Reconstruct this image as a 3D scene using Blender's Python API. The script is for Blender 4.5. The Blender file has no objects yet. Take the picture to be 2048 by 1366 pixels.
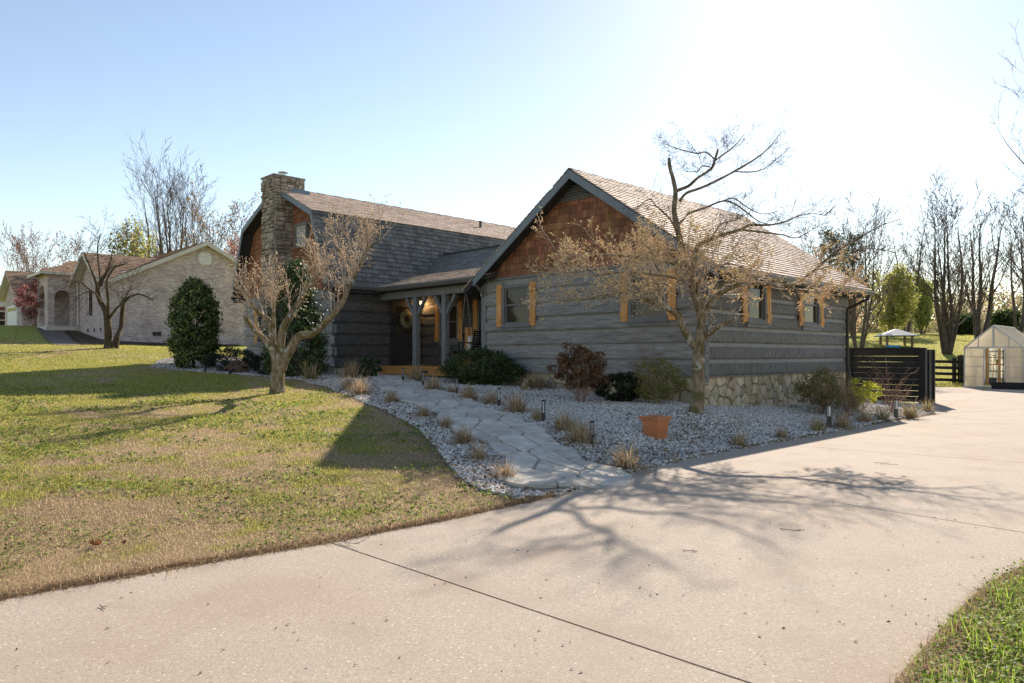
import bpy, bmesh, math, random
import numpy as np
from mathutils import Vector, Matrix, noise as mnoise
R = math.radians
sc = bpy.context.scene
col = sc.collection
# ---------------------------------------------------------------- camera
CAMZ, FPX, CX, HY = 1.35, 1440.0, 1024.0, 710.0        # eye height (m), focal length and horizon of the 2048 px photograph
cd = bpy.data.cameras.new('camera'); cam = bpy.data.objects.new('camera', cd); col.objects.link(cam)
cam.location = (0, 0, CAMZ); cam.rotation_euler = (R(90), 0, 0)
cd.sensor_width = 36; cd.lens = 36*FPX/2048; cd.shift_y = (HY-683)/2048
cd.clip_start = .05; cd.clip_end = 3000
sc.camera = cam
# ---------------------------------------------------------------- sky, sun, exposure
SUN_AZ, SUN_EL = 20.5, 29.6                              # degrees right of the view axis, above the horizon
w = bpy.data.worlds.new('World'); sc.world = w; w.use_nodes = True
nt = w.node_tree; bg = nt.nodes['Background']
sky = nt.nodes.new('ShaderNodeTexSky'); sky.sky_type = 'NISHITA'; sky.sun_disc = False
sky.sun_elevation = R(SUN_EL); sky.sun_rotation = R(SUN_AZ)
sky.altitude = 100; sky.air_density = 1.0; sky.dust_density = 0.13; sky.ozone_density = 1.2
nt.links.new(sky.outputs[0], bg.inputs[0]); bg.inputs[1].default_value = 0.085
sl = bpy.data.lights.new('sun', 'SUN'); sl.energy = 3.65; sl.angle = R(.55); sl.color = (1, .955, .89)
so = bpy.data.objects.new('sun', sl); col.objects.link(so)
so.location = (8, 22, 14)
so.rotation_euler = (R(90-SUN_EL), 0, R(180-SUN_AZ))
sc.view_settings.view_transform = 'Standard'; sc.view_settings.look = 'None'
sc.view_settings.exposure = 1.22; sc.view_settings.use_white_balance = True; sc.view_settings.white_balance_temperature = 7500; sc.view_settings.white_balance_tint = 14; sc.view_settings.gamma = 1
sc.cycles.use_denoising = True
sc.cycles.max_bounces = 6; sc.cycles.transparent_max_bounces = 12
# ---------------------------------------------------------------- small helpers
def at(px, d): return (px-CX)/FPX*d
def P3(px, py, d): return Vector(((px-CX)/FPX*d, d, CAMZ+(HY-py)/FPX*d))
def link(o, parent=None):
    col.objects.link(o)
    if parent is not None: o.parent = parent
    return o
def tag(o, label=None, cat=None, group=None, kind=None):
    for k, v in (('label', label), ('category', cat), ('group', group), ('kind', kind)):
        if v: o[k] = v
    return o
def empty(name, loc=(0, 0, 0), rz=0, parent=None):
    o = bpy.data.objects.new(name, None); o.location = loc; o.rotation_euler = (0, 0, rz); o.empty_display_size = .2
    return link(o, parent)
def obj(name, me, parent=None, loc=None, rot=None, scale=None):
    o = bpy.data.objects.new(name, me)
    if loc is not None: o.location = loc
    if rot is not None: o.rotation_euler = rot
    if scale is not None: o.scale = scale
    return link(o, parent)
def copy_tree(o, parent=None):
    c = o.copy(); link(c, parent)
    if parent is not None: c.parent = parent
    for ch in list(o.children): copy_tree(ch, c)
    return c
class MB:
    """collects faces, builds one mesh"""
    def __init__(s): s.v = []; s.f = []; s.c = []
    def add(s, vs, fs, colr=None):
        n = len(s.v); s.v += [tuple(v) for v in vs]; s.f += [tuple(i+n for i in f) for f in fs]
        s.c += [colr or (1, 1, 1)]*len(vs); return s
    def hexa(s, p, colr=None):          # 8 points: bottom loop then top loop
        return s.add(p, [(3, 2, 1, 0), (4, 5, 6, 7), (0, 1, 5, 4), (1, 2, 6, 5), (2, 3, 7, 6), (3, 0, 4, 7)], colr)
    def box(s, x0, x1, y0, y1, z0, z1, colr=None):
        return s.hexa([(x0, y0, z0), (x1, y0, z0), (x1, y1, z0), (x0, y1, z0), (x0, y0, z1), (x1, y0, z1), (x1, y1, z1), (x0, y1, z1)], colr)
    def bar(s, a, b, w, h=None, up=(0, 0, 1), colr=None):
        a = Vector(a); b = Vector(b); d = (b-a).normalized(); up = Vector(up)
        if abs(d.dot(up)) > .95: up = Vector((0, 1, 0)) if abs(d.y) < .9 else Vector((1, 0, 0))
        x = d.cross(up).normalized()*(w/2); y = x.cross(d).normalized()*((h or w)/2)
        return s.hexa([a-x-y, a+x-y, b+x-y, b-x-y, a-x+y, a+x+y, b+x+y, b-x+y], colr)
    def prism(s, poly, off):            # planar polygon of 3D points extruded by the vector off
        n = len(poly); off = Vector(off); a = [Vector(p) for p in poly]; b = [p+off for p in a]
        return s.add(a+b, [tuple(range(n-1, -1, -1)), tuple(range(n, 2*n))]+[(i, (i+1) % n, n+(i+1) % n, n+i) for i in range(n)])
    def tube(s, pts, rad, k=8, cap=True):
        pts = [Vector(p) for p in pts]; n = len(pts)
        if not hasattr(rad, '__len__'): rad = [rad]*n
        x = None; vs = []
        for i, p in enumerate(pts):
            d = (pts[min(i+1, n-1)]-pts[max(i-1, 0)]).normalized()
            if x is None: x = d.orthogonal().normalized()
            x = (x-d*x.dot(d)).normalized(); y = d.cross(x)
            vs += [p+(x*math.cos(a)+y*math.sin(a))*rad[i] for a in [2*math.pi*j/k for j in range(k)]]
        fs = [(i*k+j, i*k+(j+1) % k, (i+1)*k+(j+1) % k, (i+1)*k+j) for i in range(n-1) for j in range(k)]
        if cap: fs += [tuple(range(k-1, -1, -1)), tuple((n-1)*k+j for j in range(k))]
        return s.add(vs, fs)
    def lathe(s, prof, c=(0, 0, 0), k=16):
        vs = [(c[0]+r*math.cos(2*math.pi*j/k), c[1]+r*math.sin(2*math.pi*j/k), c[2]+z) for r, z in prof for j in range(k)]
        n = len(prof)
        fs = [(i*k+j, i*k+(j+1) % k, (i+1)*k+(j+1) % k, (i+1)*k+j) for i in range(n-1) for j in range(k)]
        return s.add(vs, fs+[tuple(range(k-1, -1, -1)), tuple((n-1)*k+j for j in range(k))])
    def mesh(s, name, mat, smooth=False, colr=False):
        me = bpy.data.meshes.new(name); me.from_pydata(s.v, [], s.f); me.materials.append(mat)
        if colr:
            a = me.color_attributes.new('Col', 'FLOAT_COLOR', 'POINT'); a.data.foreach_set('color', np.array([(*c, 1) for c in s.c], 'f').ravel())
        if smooth: me.shade_smooth()
        me.update(); return me
    def build(s, name, mat, parent=None, smooth=False, bevel=0, colr=False):
        o = obj(name, s.mesh(name, mat, smooth, colr), parent)
        if bevel:
            m = o.modifiers.new('bevel', 'BEVEL'); m.width = bevel; m.segments = 1; m.limit_method = 'ANGLE'
        return o
def npmesh(name, v, f, mat, colr=None, smooth=False):
    """mesh from numpy arrays; f is (n,3) or (n,4); colr per vertex (n,3)"""
    me = bpy.data.meshes.new(name); v = np.asarray(v, 'f'); f = np.asarray(f, 'i'); k = f.shape[1]
    me.vertices.add(len(v)); me.vertices.foreach_set('co', v.ravel())
    me.loops.add(f.size); me.loops.foreach_set('vertex_index', f.ravel())
    me.polygons.add(len(f)); me.polygons.foreach_set('loop_start', np.arange(0, f.size, k, dtype='i'))
    me.update(calc_edges=True)
    if colr is not None:
        a = me.color_attributes.new('Col', 'FLOAT_COLOR', 'POINT')
        a.data.foreach_set('color', np.hstack([np.asarray(colr, 'f'), np.ones((len(v), 1), 'f')]).ravel())
    me.materials.append(mat)
    if smooth: me.shade_smooth()
    return me
def vnoise(x, y, s, seed=0):
    """2D value noise in 0..1"""
    x = np.asarray(x, float)/s+seed*17.3+500; y = np.asarray(y, float)/s+seed*9.1+500
    xi = np.floor(x).astype(int); yi = np.floor(y).astype(int); fx = x-xi; fy = y-yi
    fx = fx*fx*(3-2*fx); fy = fy*fy*(3-2*fy)
    def h(a, b):
        n = (a*374761393+b*668265263+seed*69069) & 0xffffffff
        n = ((n ^ (n >> 13))*1274126177) & 0xffffffff
        return ((n ^ (n >> 16)) & 0xffff)/65535.0
    return (h(xi, yi)*(1-fx)+h(xi+1, yi)*fx)*(1-fy)+(h(xi, yi+1)*(1-fx)+h(xi+1, yi+1)*fx)*fy
def inpoly(x, y, poly):
    x = np.asarray(x, float); y = np.asarray(y, float); r = np.zeros(x.shape, bool); n = len(poly)
    for i in range(n):
        x0, y0 = poly[i]; x1, y1 = poly[(i+1) % n]
        if y0 == y1: continue
        c = ((y0 > y) != (y1 > y)) & (x < (x1-x0)*(y-y0)/(y1-y0)+x0); r ^= c
    return r
def polydist(x, y, pts):
    """distance to an open polyline"""
    x = np.asarray(x, float); y = np.asarray(y, float); best = np.full(x.shape, 1e9)
    for (x0, y0), (x1, y1) in zip(pts[:-1], pts[1:]):
        dx, dy = x1-x0, y1-y0; t = np.clip(((x-x0)*dx+(y-y0)*dy)/(dx*dx+dy*dy+1e-12), 0, 1)
        best = np.minimum(best, np.hypot(x-x0-t*dx, y-y0-t*dy))
    return best
# ---------------------------------------------------------------- materials
def mat(name, c1, c2=None, c3=None, scale=4, detail=5, rough=.8, bump=0, bscale=None, bdist=.02, rnd=0, stretch=(1, 1, 1), spec=.3,
        attr=False, metal=0, emit=None, trans=0, hue=0, ramp=(.35, .65), sub=0, fac2=None, alpha=None):
    m = bpy.data.materials.new(name); m.use_nodes = True; N = m.node_tree.nodes; L = m.node_tree.links.new
    b = N['Principled BSDF']; b.inputs['Roughness'].default_value = rough; b.inputs['Specular IOR Level'].default_value = spec
    b.inputs['Metallic'].default_value = metal
    tc = N.new('ShaderNodeTexCoord'); mp = N.new('ShaderNodeMapping'); mp.inputs['Scale'].default_value = stretch
    oi = N.new('ShaderNodeObjectInfo')
    va = N.new('ShaderNodeVectorMath'); va.operation = 'ADD'
    mu = N.new('ShaderNodeMath'); mu.operation = 'MULTIPLY'; mu.inputs[1].default_value = 37
    L(oi.outputs['Random'], mu.inputs[0]); L(tc.outputs['Object'], va.inputs[0]); L(mu.outputs[0], va.inputs[1]); L(va.outputs[0], mp.inputs['Vector'])
    cur = None
    if c2 is None: c2 = c1
    nz = N.new('ShaderNodeTexNoise'); nz.inputs['Scale'].default_value = scale; nz.inputs['Detail'].default_value = detail; nz.inputs['Roughness'].default_value = .62
    L(mp.outputs[0], nz.inputs['Vector'])
    rp = N.new('ShaderNodeValToRGB'); e = rp.color_ramp.elements
    e[0].position, e[1].position = ramp; e[0].color = (*c1, 1); e[1].color = (*(c3 or c2), 1)
    if c3: x = e.new((ramp[0]+ramp[1])/2); x.color = (*c2, 1)
    L(nz.outputs['Fac'], rp.inputs[0]); cur = rp.outputs[0]
    if fac2:                                    # a second, larger patch tint: (colour, scale, lo, hi, strength)
        n2 = N.new('ShaderNodeTexNoise'); n2.inputs['Scale'].default_value = fac2[1]; n2.inputs['Detail'].default_value = 3; L(va.outputs[0], n2.inputs['Vector'])
        r2 = N.new('ShaderNodeMapRange'); r2.inputs['From Min'].default_value = fac2[2]; r2.inputs['From Max'].default_value = fac2[3]; r2.inputs['To Max'].default_value = fac2[4]
        L(n2.outputs['Fac'], r2.inputs['Value'])
        mx = N.new('ShaderNodeMix'); mx.data_type = 'RGBA'; L(r2.outputs[0], mx.inputs[0]); L(cur, mx.inputs[6]); mx.inputs[7].default_value = (*fac2[0], 1); cur = mx.outputs[2]
    if attr:
        at_ = N.new('ShaderNodeAttribute'); at_.attribute_name = 'Col'
        mx = N.new('ShaderNodeMix'); mx.data_type = 'RGBA'; mx.blend_type = 'MULTIPLY'; mx.inputs[0].default_value = 1
        L(cur, mx.inputs[6]); L(at_.outputs['Color'], mx.inputs[7]); cur = mx.outputs[2]
    if rnd or hue:
        hs = N.new('ShaderNodeHueSaturation'); mr = N.new('ShaderNodeMapRange'); mr.inputs['To Min'].default_value = 1-rnd; mr.inputs['To Max'].default_value = 1+rnd
        L(oi.outputs['Random'], mr.inputs['Value']); L(mr.outputs[0], hs.inputs['Value'])
        if hue:
            m7 = N.new('ShaderNodeMath'); m7.operation = 'MULTIPLY'; m7.inputs[1].default_value = 7.31; fr = N.new('ShaderNodeMath'); fr.operation = 'FRACT'
            L(oi.outputs['Random'], m7.inputs[0]); L(m7.outputs[0], fr.inputs[0])
            mh = N.new('ShaderNodeMapRange'); mh.inputs['To Min'].default_value = .5-hue; mh.inputs['To Max'].default_value = .5+hue
            L(fr.outputs[0], mh.inputs['Value']); L(mh.outputs[0], hs.inputs['Hue'])
        L(cur, hs.inputs['Color']); cur = hs.outputs[0]
    L(cur, b.inputs['Base Color'])
    if bump:
        nb = N.new('ShaderNodeTexNoise'); nb.inputs['Scale'].default_value = bscale or scale*3; nb.inputs['Detail'].default_value = 6; nb.inputs['Roughness'].default_value = .65
        L(mp.outputs[0], nb.inputs['Vector'])
        bp = N.new('ShaderNodeBump'); bp.inputs['Strength'].default_value = bump; bp.inputs['Distance'].default_value = bdist
        L(nb.outputs['Fac'], bp.inputs['Height']); L(bp.outputs[0], b.inputs['Normal'])
    if emit: b.inputs['Emission Color'].default_value = (*emit[0], 1); b.inputs['Emission Strength'].default_value = emit[1]
    if trans:                                   # thin leaves and sheets let some light through
        out = N['Material Output']; ts = N.new('ShaderNodeBsdfTranslucent'); ms = N.new('ShaderNodeMixShader'); ms.inputs[0].default_value = trans
        L(cur, ts.inputs['Color']); L(b.outputs[0], ms.inputs[1]); L(ts.outputs[0], ms.inputs[2]); L(ms.outputs[0], out.inputs['Surface'])
    return m
def glassmat(name, tint=(.02, .022, .025), rough=.02, clear=.0):
    m = bpy.data.materials.new(name); m.use_nodes = True; b = m.node_tree.nodes['Principled BSDF']
    b.inputs['Base Color'].default_value = (*tint, 1); b.inputs['Roughness'].default_value = rough; b.inputs['IOR'].default_value = 1.45
    b.inputs['Specular IOR Level'].default_value = .5; b.inputs['Alpha'].default_value = 1-clear
    return m
# ================================================================ THE LIE OF THE LAND
def z0(px, py, z=0.0):
    d = (CAMZ-z)*FPX/(py-HY); return (at(px, d), d)
def ctl(px, py, d): return (at(px, d), d, CAMZ+(HY-py)/FPX*d)
DRIVE_L = [(-16., 3.4), (-7., 2.9)]+[z0(*p) for p in ((-420, 1330), (0, 1195), (350, 1133), (640, 1085), (880, 1040), (1100, 992), (1205, 957), (1330, 925), (1480, 895), (1650, 866), (1760, 846), (1868, 829))]
DRIVE_FAR = [(11.45, 20.6), (16.3, 28.0), (17.6, 30.6), (18.9, 29.6), (21.4, 27.4), (26, 22.6)]
DRIVE_R = [(30, 14), (12, 8.2), (6.0, 5.7), (4.1, 5.0), (3.35, 4.6), (2.72, 4.10), (2.12, 3.47), (1.66, 2.96), (1.0, 2.2), (.2, 1.2), (0, -3), (-16, -3)]
DRIVE = DRIVE_L+DRIVE_FAR+DRIVE_R
C = [ctl(*p) for p in (
    # the edge between lawn and gravel, left to right
    (330, 738, 21.5), (370, 742, 20.5), (450, 748, 19), (520, 754, 18.2), (600, 762, 17.5), (650, 774, 16.2), (690, 790, 14.5), (750, 815, 12.5), (830, 852, 10.6), (865, 890, 9.2), (900, 930, 8), (940, 975, 7.2),
    # walkway
    (770, 753, 19.6), (800, 772, 16.5), (862, 797, 13.5), (925, 825, 11.6), (1000, 865, 10), (1075, 905, 8.8), (1130, 945, 7.9),
    # gravel beds
    (1395, 828, 12.4), (1315, 880, 9.9), (1180, 806, 13.9), (1560, 842, 13.1), (1700, 836, 15.2),
    # lawn
    (555, 788, 15.9), (385, 735, 22), (225, 697, 26), (0, 694, 27), (0, 780, 14), (0, 900, 8), (200, 1000, 6), (0, 1100, 4.9), (350, 850, 10.3), (620, 930, 7.5), (-300, 760, 15), (-300, 900, 7.5), (-700, 700, 22),
    # neighbour
    (480, 690, 40.3), (330, 689, 37), (240, 686, 35), (100, 652, 41), (-50, 652, 41), (0, 655, 47), (-400, 670, 40), (-300, 600, 90),
    # behind, right
    (1900, 692, 46), (1720, 692, 46), (2100, 690, 46), (1900, 668, 72), (1700, 668, 72), (2200, 668, 72), (1600, 690, 50))]
C += [(3.84, 14.4, .33), (8.97, 19.4, .18), (-.65, 19, .6), (-3, 21, .7), (-5.28, 21.5, .7), (2, 30, .7), (-3, 45, 1.9), (11.3, 19.7, .02), (17, 31, .03), (21, 30, .03), (26, 34, .3), (18, 36, .35), (12, 26, .2)]
C += [(x, y, 0) for x, y in DRIVE_L[1:]+[(0, 1), (3, 4), (6, 8), (-3, 1.5), (10, 14), (14, 20), (18, 22), (4, 2), (8, 5)]]
C += [(0, 130, 5.5), (60, 130, 5.5), (-70, 130, 9), (120, 100, 5), (-90, 60, 5.5), (80, 45, 2), (60, 5, 0), (-60, 5, 1.5), (0, -40, 0), (-40, -30, .5), (40, -30, 0), (0, 260, 8), (150, 260, 8), (-150, 260, 12), (-200, 60, 8), (200, 60, 4)]
CP = np.array(C)
def _phi(r2): return .5*r2*np.log(r2+1e-9)
def _fit():
    x, y = CP[:, 0], CP[:, 1]; n = len(x)
    K = _phi((x[:, None]-x)**2+(y[:, None]-y)**2)+np.eye(n)*1.5
    Pm = np.stack([np.ones(n), x, y], 1); A = np.block([[K, Pm], [Pm.T, np.zeros((3, 3))]])
    return np.linalg.solve(A, np.concatenate([CP[:, 2], np.zeros(3)]))
_W = _fit()
def smooth(t): t = np.clip(t, 0, 1); return t*t*(3-2*t)
def Z(x, y):
    x = np.atleast_1d(np.asarray(x, float)); y = np.atleast_1d(np.asarray(y, float)); sh = x.shape; x = x.ravel(); y = y.ravel()
    z = _W[-3]+_W[-2]*x+_W[-1]*y
    for i in range(len(CP)): z = z+_W[i]*_phi((x-CP[i, 0])**2+(y-CP[i, 1])**2)
    z = np.clip(z, -.02, 14)
    near = (np.abs(x) < 40) & (y < 40) & (y > -8)
    sd = np.full(x.shape, 9.0); sd[near] = polydist(x[near], y[near], DRIVE+[DRIVE[0]])
    ins = inpoly(x, y, DRIVE)
    out = .012+(z-.012)*smooth(sd/1.4)
    return np.where(ins, .012-.08*smooth(sd/.3), out).reshape(sh)
def zg(x, y): return float(Z([x], [y])[0])
def hit(px, py):
    """the point of the ground seen at a pixel of the photograph"""
    ds = np.concatenate([np.arange(2.4, 40, .02), np.arange(40, 160, .2)])
    r = CAMZ+(HY-py)/FPX*ds-Z((px-CX)/FPX*ds, ds)
    k = np.argmax(r <= 0) if (r <= 0).any() else len(ds)-1
    d = ds[k]; return Vector(((px-CX)/FPX*d, d, zg((px-CX)/FPX*d, d)))
LAWN_EDGE = [(p.x, p.y) for p in (hit(*q) for q in ((300, 735), (340, 739), (400, 744), (450, 748), (520, 754), (600, 762), (650, 774), (690, 790), (720, 802), (750, 815), (790, 833), (830, 853), (850, 872), (868, 893), (885, 915), (905, 942), (930, 966), (962, 984), (1010, 993)))]
BED = LAWN_EDGE+[z0(1040, 1003)]+[DRIVE_L[i] for i in range(7, 14)]+[(11.3, 19.4), (9.2, 20), (4, 15.6), (-.5, 20), (-3, 22.5), (-6, 22.5), (-10.5, 27), (-12, 26.5), (-11.5, 23.5)]
WALK = [(p.x, p.y) for p in (hit(*q) for q in ((772, 752), (790, 764), (822, 781), (870, 800), (925, 825), (1000, 865), (1068, 906), (1120, 944), (1146, 966), (1164, 981)))]
# greenness of the lawn, shared by the soil colour and the blades
def green(x, y):
    g = .24*vnoise(x, y, 2.4, 1)+.30*vnoise(x, y, .55, 2)+.28*vnoise(x, y, .2, 3)+.22*vnoise(x, y, .09, 4)
    far = smooth((np.asarray(y)-8)/7); g = g+.17*far-.05
    dl = polydist(x, y, DRIVE_L); db = polydist(x, y, LAWN_EDGE)
    return np.clip(g-.45*np.exp(-dl/.18)-.35*np.exp(-db/.25), 0, 1)
GRN = np.array([(.38, .355, .085), (.47, .42, .12), (.28, .29, .065), (.54, .475, .18)]); TAN = np.array([(.56, .43, .27), (.47, .35, .215), (.64, .51, .34), (.38, .27, .165)])
M_soil = mat('lawn_soil', (.75, .72, .7), (1.15, 1.15, 1.1), scale=9, attr=True, rough=.95, bump=.8, bscale=40, bdist=.03, spec=.1)
def axis(lo, hi, a, b, s, g=1.13):
    m = list(np.arange(a, b, s)); q = s; x = a
    L_ = []
    while x > lo: q *= g; x -= q; L_.append(x)
    x = m[-1]; q = s; R_ = []
    while x < hi: q *= g; x += q; R_.append(x)
    return np.array(L_[::-1]+m+R_)
gx = axis(-500, 500, -13, 13, .16); gy = axis(-60, 600, 2, 24, .16)
GX, GY = np.meshgrid(gx, gy); GZ = Z(GX, GY)
GZ = GZ+np.where(GZ > .05, (vnoise(GX, GY, .9, 5)-.5)*.03, 0)
nx, ny = len(gx), len(gy); idx = np.arange(nx*ny).reshape(ny, nx)
F = np.stack([idx[:-1, :-1], idx[:-1, 1:], idx[1:, 1:], idx[1:, :-1]], -1).reshape(-1, 4)
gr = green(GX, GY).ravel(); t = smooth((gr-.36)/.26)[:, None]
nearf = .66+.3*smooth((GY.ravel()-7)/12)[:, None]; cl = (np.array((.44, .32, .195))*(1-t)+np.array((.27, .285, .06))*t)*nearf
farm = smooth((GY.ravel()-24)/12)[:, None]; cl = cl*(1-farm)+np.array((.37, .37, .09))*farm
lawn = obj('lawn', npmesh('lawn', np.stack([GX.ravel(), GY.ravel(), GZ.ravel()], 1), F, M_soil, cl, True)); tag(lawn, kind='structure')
# ---------------------------------------------------------------- driveway: four concrete slabs
M_conc = mat('driveway_concrete', (.33, .272, .215), (.39, .328, .265), (.46, .40, .33), scale=70, detail=4, rough=.9, bump=.5, bscale=160, bdist=.006, fac2=((.36, .265, .19), .55, .5, .75, .6), spec=.25, ramp=(.3, .7), rnd=.03)
def speckle(m, scale, lo, hi, c, f):
    N = m.node_tree.nodes; L = m.node_tree.links.new; b = N['Principled BSDF']; src = b.inputs['Base Color'].links[0].from_socket
    tc = N.new('ShaderNodeTexCoord'); v = N.new('ShaderNodeTexNoise'); v.inputs['Scale'].default_value = scale; v.inputs['Detail'].default_value = 2; L(tc.outputs['Object'], v.inputs['Vector'])
    r = N.new('ShaderNodeMapRange'); r.inputs['From Min'].default_value = lo; r.inputs['From Max'].default_value = hi; r.inputs['To Max'].default_value = f; L(v.outputs['Fac'], r.inputs['Value'])
    mx = N.new('ShaderNodeMix'); mx.data_type = 'RGBA'; L(r.outputs[0], mx.inputs[0]); L(src, mx.inputs[6]); mx.inputs[7].default_value = (*c, 1); L(mx.outputs[2], b.inputs['Base Color'])
speckle(M_conc, 85, .62, .70, (.17, .12, .085), .8)
speckle(M_conc, 48, .64, .72, (.80, .72, .62), .7)
speckle(M_conc, 1.6, .50, .70, (.33, .26, .20), .6)
speckle(M_conc, .45, .55, .68, (.36, .29, .235), .55)
speckle(M_conc, 22, .64, .70, (.30, .225, .165), .5)
M_joint = mat('joint_dirt', (.03, .025, .02), (.08, .06, .04), scale=30, rough=1)
drv = MB().add([(x, y, -.035) for x, y in DRIVE], [tuple(range(len(DRIVE)))[::-1]]).build('driveway', M_joint); tag(drv, kind='structure')
J = [(z0(660, 1085), z0(1500, 1366)), (z0(1330, 950), z0(2048, 1065)), (z0(1600, 892), z0(2048, 926)), ((11.4, 17.3), (16.5, 19.5))]
def halfplane(bm, p, q, keep_left, off):
    d = Vector((q[0]-p[0], q[1]-p[1], 0)).normalized(); n = Vector((-d.y, d.x, 0))
    bmesh.ops.bisect_plane(bm, geom=bm.verts[:]+bm.edges[:]+bm.faces[:], plane_co=Vector((p[0], p[1], 0))+n*(off if keep_left else -off), plane_no=n, clear_inner=keep_left, clear_outer=not keep_left, dist=1e-5)
for k in range(5):
    bm = bmesh.new(); vs = [bm.verts.new((x, y, 0)) for x, y in DRIVE]; bm.faces.new(vs)
    bmesh.ops.triangulate(bm, faces=bm.faces[:])
    if k > 0: halfplane(bm, *J[k-1], True, .008)
    if k < 4: halfplane(bm, *J[k], False, .008)
    bmesh.ops.dissolve_limit(bm, angle_limit=.001, verts=bm.verts[:], edges=bm.edges[:])
    if not bm.faces: continue
    bmesh.ops.recalc_face_normals(bm, faces=bm.faces[:])
    for f in bm.faces:
        if f.normal.z < 0: f.normal_flip()
    g = bmesh.ops.extrude_face_region(bm, geom=bm.faces[:]); bmesh.ops.translate(bm, verts=[e for e in g['geom'] if isinstance(e, bmesh.types.BMVert)], vec=(0, 0, .0))
    top = [e for e in g['geom'] if isinstance(e, bmesh.types.BMVert)]; ts = set(top)
    for v in bm.verts:
        if v not in ts: v.co.z = -.09
    bmesh.ops.recalc_face_normals(bm, faces=bm.faces[:]); bmesh.ops.triangulate(bm, faces=bm.faces[:])
    me = bpy.data.meshes.new('slab'); bm.to_mesh(me); bm.free(); me.materials.append(M_conc); obj('slab', me, drv)
def crack(pts, seed, w_=.006):
    r_ = random.Random(seed); q = []
    for a, b in zip(pts[:-1], pts[1:]):
        n = max(2, int(math.dist(a, b)/.06))
        for i in range(n): t_ = i/n; q.append((a[0]+(b[0]-a[0])*t_+r_.gauss(0, .014), a[1]+(b[1]-a[1])*t_+r_.gauss(0, .014), w_*r_.uniform(.3, 1)))
    MB().add([(x+s*h*.7, y+s*h*.7, .003) for x, y, h in q for s in (-1, 1)], [(2*i, 2*i+1, 2*i+3, 2*i+2) for i in range(len(q)-1)]).build('crack', M_joint, drv)
crack([z0(1878, 819), z0(1915, 802), z0(1962, 792), z0(2010, 786)], 1, .02); crack([z0(1240, 985), z0(1330, 1015), z0(1480, 1012), z0(1600, 1030)], 2, .0035)
# ---------------------------------------------------------------- gravel bed and walkway
M_bed = mat('gravel_soil', (.18, .155, .13), (.34, .32, .295), scale=30, rough=1, bump=1, bscale=60, bdist=.03, spec=.1)
def sheet(name, poly, s, dz, m, kind='structure'):
    xs = [p[0] for p in poly]; ys = [p[1] for p in poly]
    ax = np.arange(min(xs), max(xs), s); ay = np.arange(min(ys), max(ys), s); X, Y = np.meshgrid(ax, ay); ok = inpoly(X+s/2, Y+s/2, poly)
    ii, jj = np.nonzero(ok[:-1, :-1]); n = len(ax); q = np.stack([ii*n+jj, ii*n+jj+1, (ii+1)*n+jj+1, (ii+1)*n+jj], 1)
    u, inv = np.unique(q, return_inverse=True); v = np.stack([X.ravel()[u], Y.ravel()[u]], 1)
    z = Z(v[:, 0], v[:, 1])+(vnoise(v[:, 0], v[:, 1], .9, 5)-.5)*.03*(Z(v[:, 0], v[:, 1]) > .05)+dz
    o = obj(name, npmesh(name, np.column_stack([v, z]), inv.reshape(-1, 4), m, None, True)); tag(o, kind=kind); return o
sheet('garden_bed', BED, .12, .012, M_bed)
def clip(poly, a, b, c):
    """keep a*x+b*y<=c"""
    r = []; n = len(poly)
    for i in range(n):
        p, q = poly[i], poly[(i+1) % n]; dp = a*p[0]+b*p[1]-c; dq = a*q[0]+b*q[1]-c
        if dp <= 0: r.append(p)
        if dp*dq < 0: t_ = dp/(dp-dq); r.append((p[0]+(q[0]-p[0])*t_, p[1]+(q[1]-p[1])*t_))
    return r
def voronoi(w_, h_, nx_, ny_, gap, rng, jit=.42, ax=1.0):
    """irregular stones filling a w x h rectangle"""
    pts = [((i+.5+(.5 if j % 2 else 0)+rng.uniform(-jit, jit))*w_/nx_, (j+.5+rng.uniform(-jit, jit))*h_/ny_) for j in range(ny_) for i in range(-1, nx_+1)]
    res = []
    for i, p in enumerate(pts):
        c = [(0, 0), (w_, 0), (w_, h_), (0, h_)]
        for j, q in enumerate(pts):
            if i == j: continue
            dx, dy = q[0]-p[0], q[1]-p[1]; l = math.hypot(dx, dy)
            if l > 4*max(w_/nx_, h_/ny_): continue
            c = clip(c, dx/l, dy/l, (dx*(p[0]+q[0])+dy*(p[1]+q[1]))/2/l-gap/2)
            if len(c) < 3: break
        if len(c) >= 3:
            a = sum(c[k][0]*c[(k+1) % len(c)][1]-c[(k+1) % len(c)][0]*c[k][1] for k in range(len(c)))/2
            if a > .15*w_*h_/nx_/ny_: res.append(c)
    return res
def cut_corners(c, f=.22):
    r = []
    for k in range(len(c)):
        p, q = c[k], c[(k+1) % len(c)]; r += [(p[0]+(q[0]-p[0])*f, p[1]+(q[1]-p[1])*f), (p[0]+(q[0]-p[0])*(1-f), p[1]+(q[1]-p[1])*(1-f))]
    return r
rw = random.Random(5)
wl = [0]
for a, b in zip(WALK[:-1], WALK[1:]): wl.append(wl[-1]+math.dist(a, b))
def walkpt(s, o):
    s = min(max(s, 0), wl[-1]-1e-4); k = max(i for i in range(len(wl)-1) if wl[i] <= s); t_ = (s-wl[k])/(wl[k+1]-wl[k])
    def tang(i): a = WALK[max(i-1, 0)]; b = WALK[min(i+1, len(WALK)-1)]; l = math.dist(a, b); return ((b[0]-a[0])/l, (b[1]-a[1])/l)
    t0, t1 = tang(k), tang(k+1); tx, ty = t0[0]*(1-t_)+t1[0]*t_, t0[1]*(1-t_)+t1[1]*t_; l = math.hypot(tx, ty)
    x = WALK[k][0]*(1-t_)+WALK[k+1][0]*t_; y = WALK[k][1]*(1-t_)+WALK[k+1][1]*t_
    return x-ty/l*o, y+tx/l*o
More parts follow.
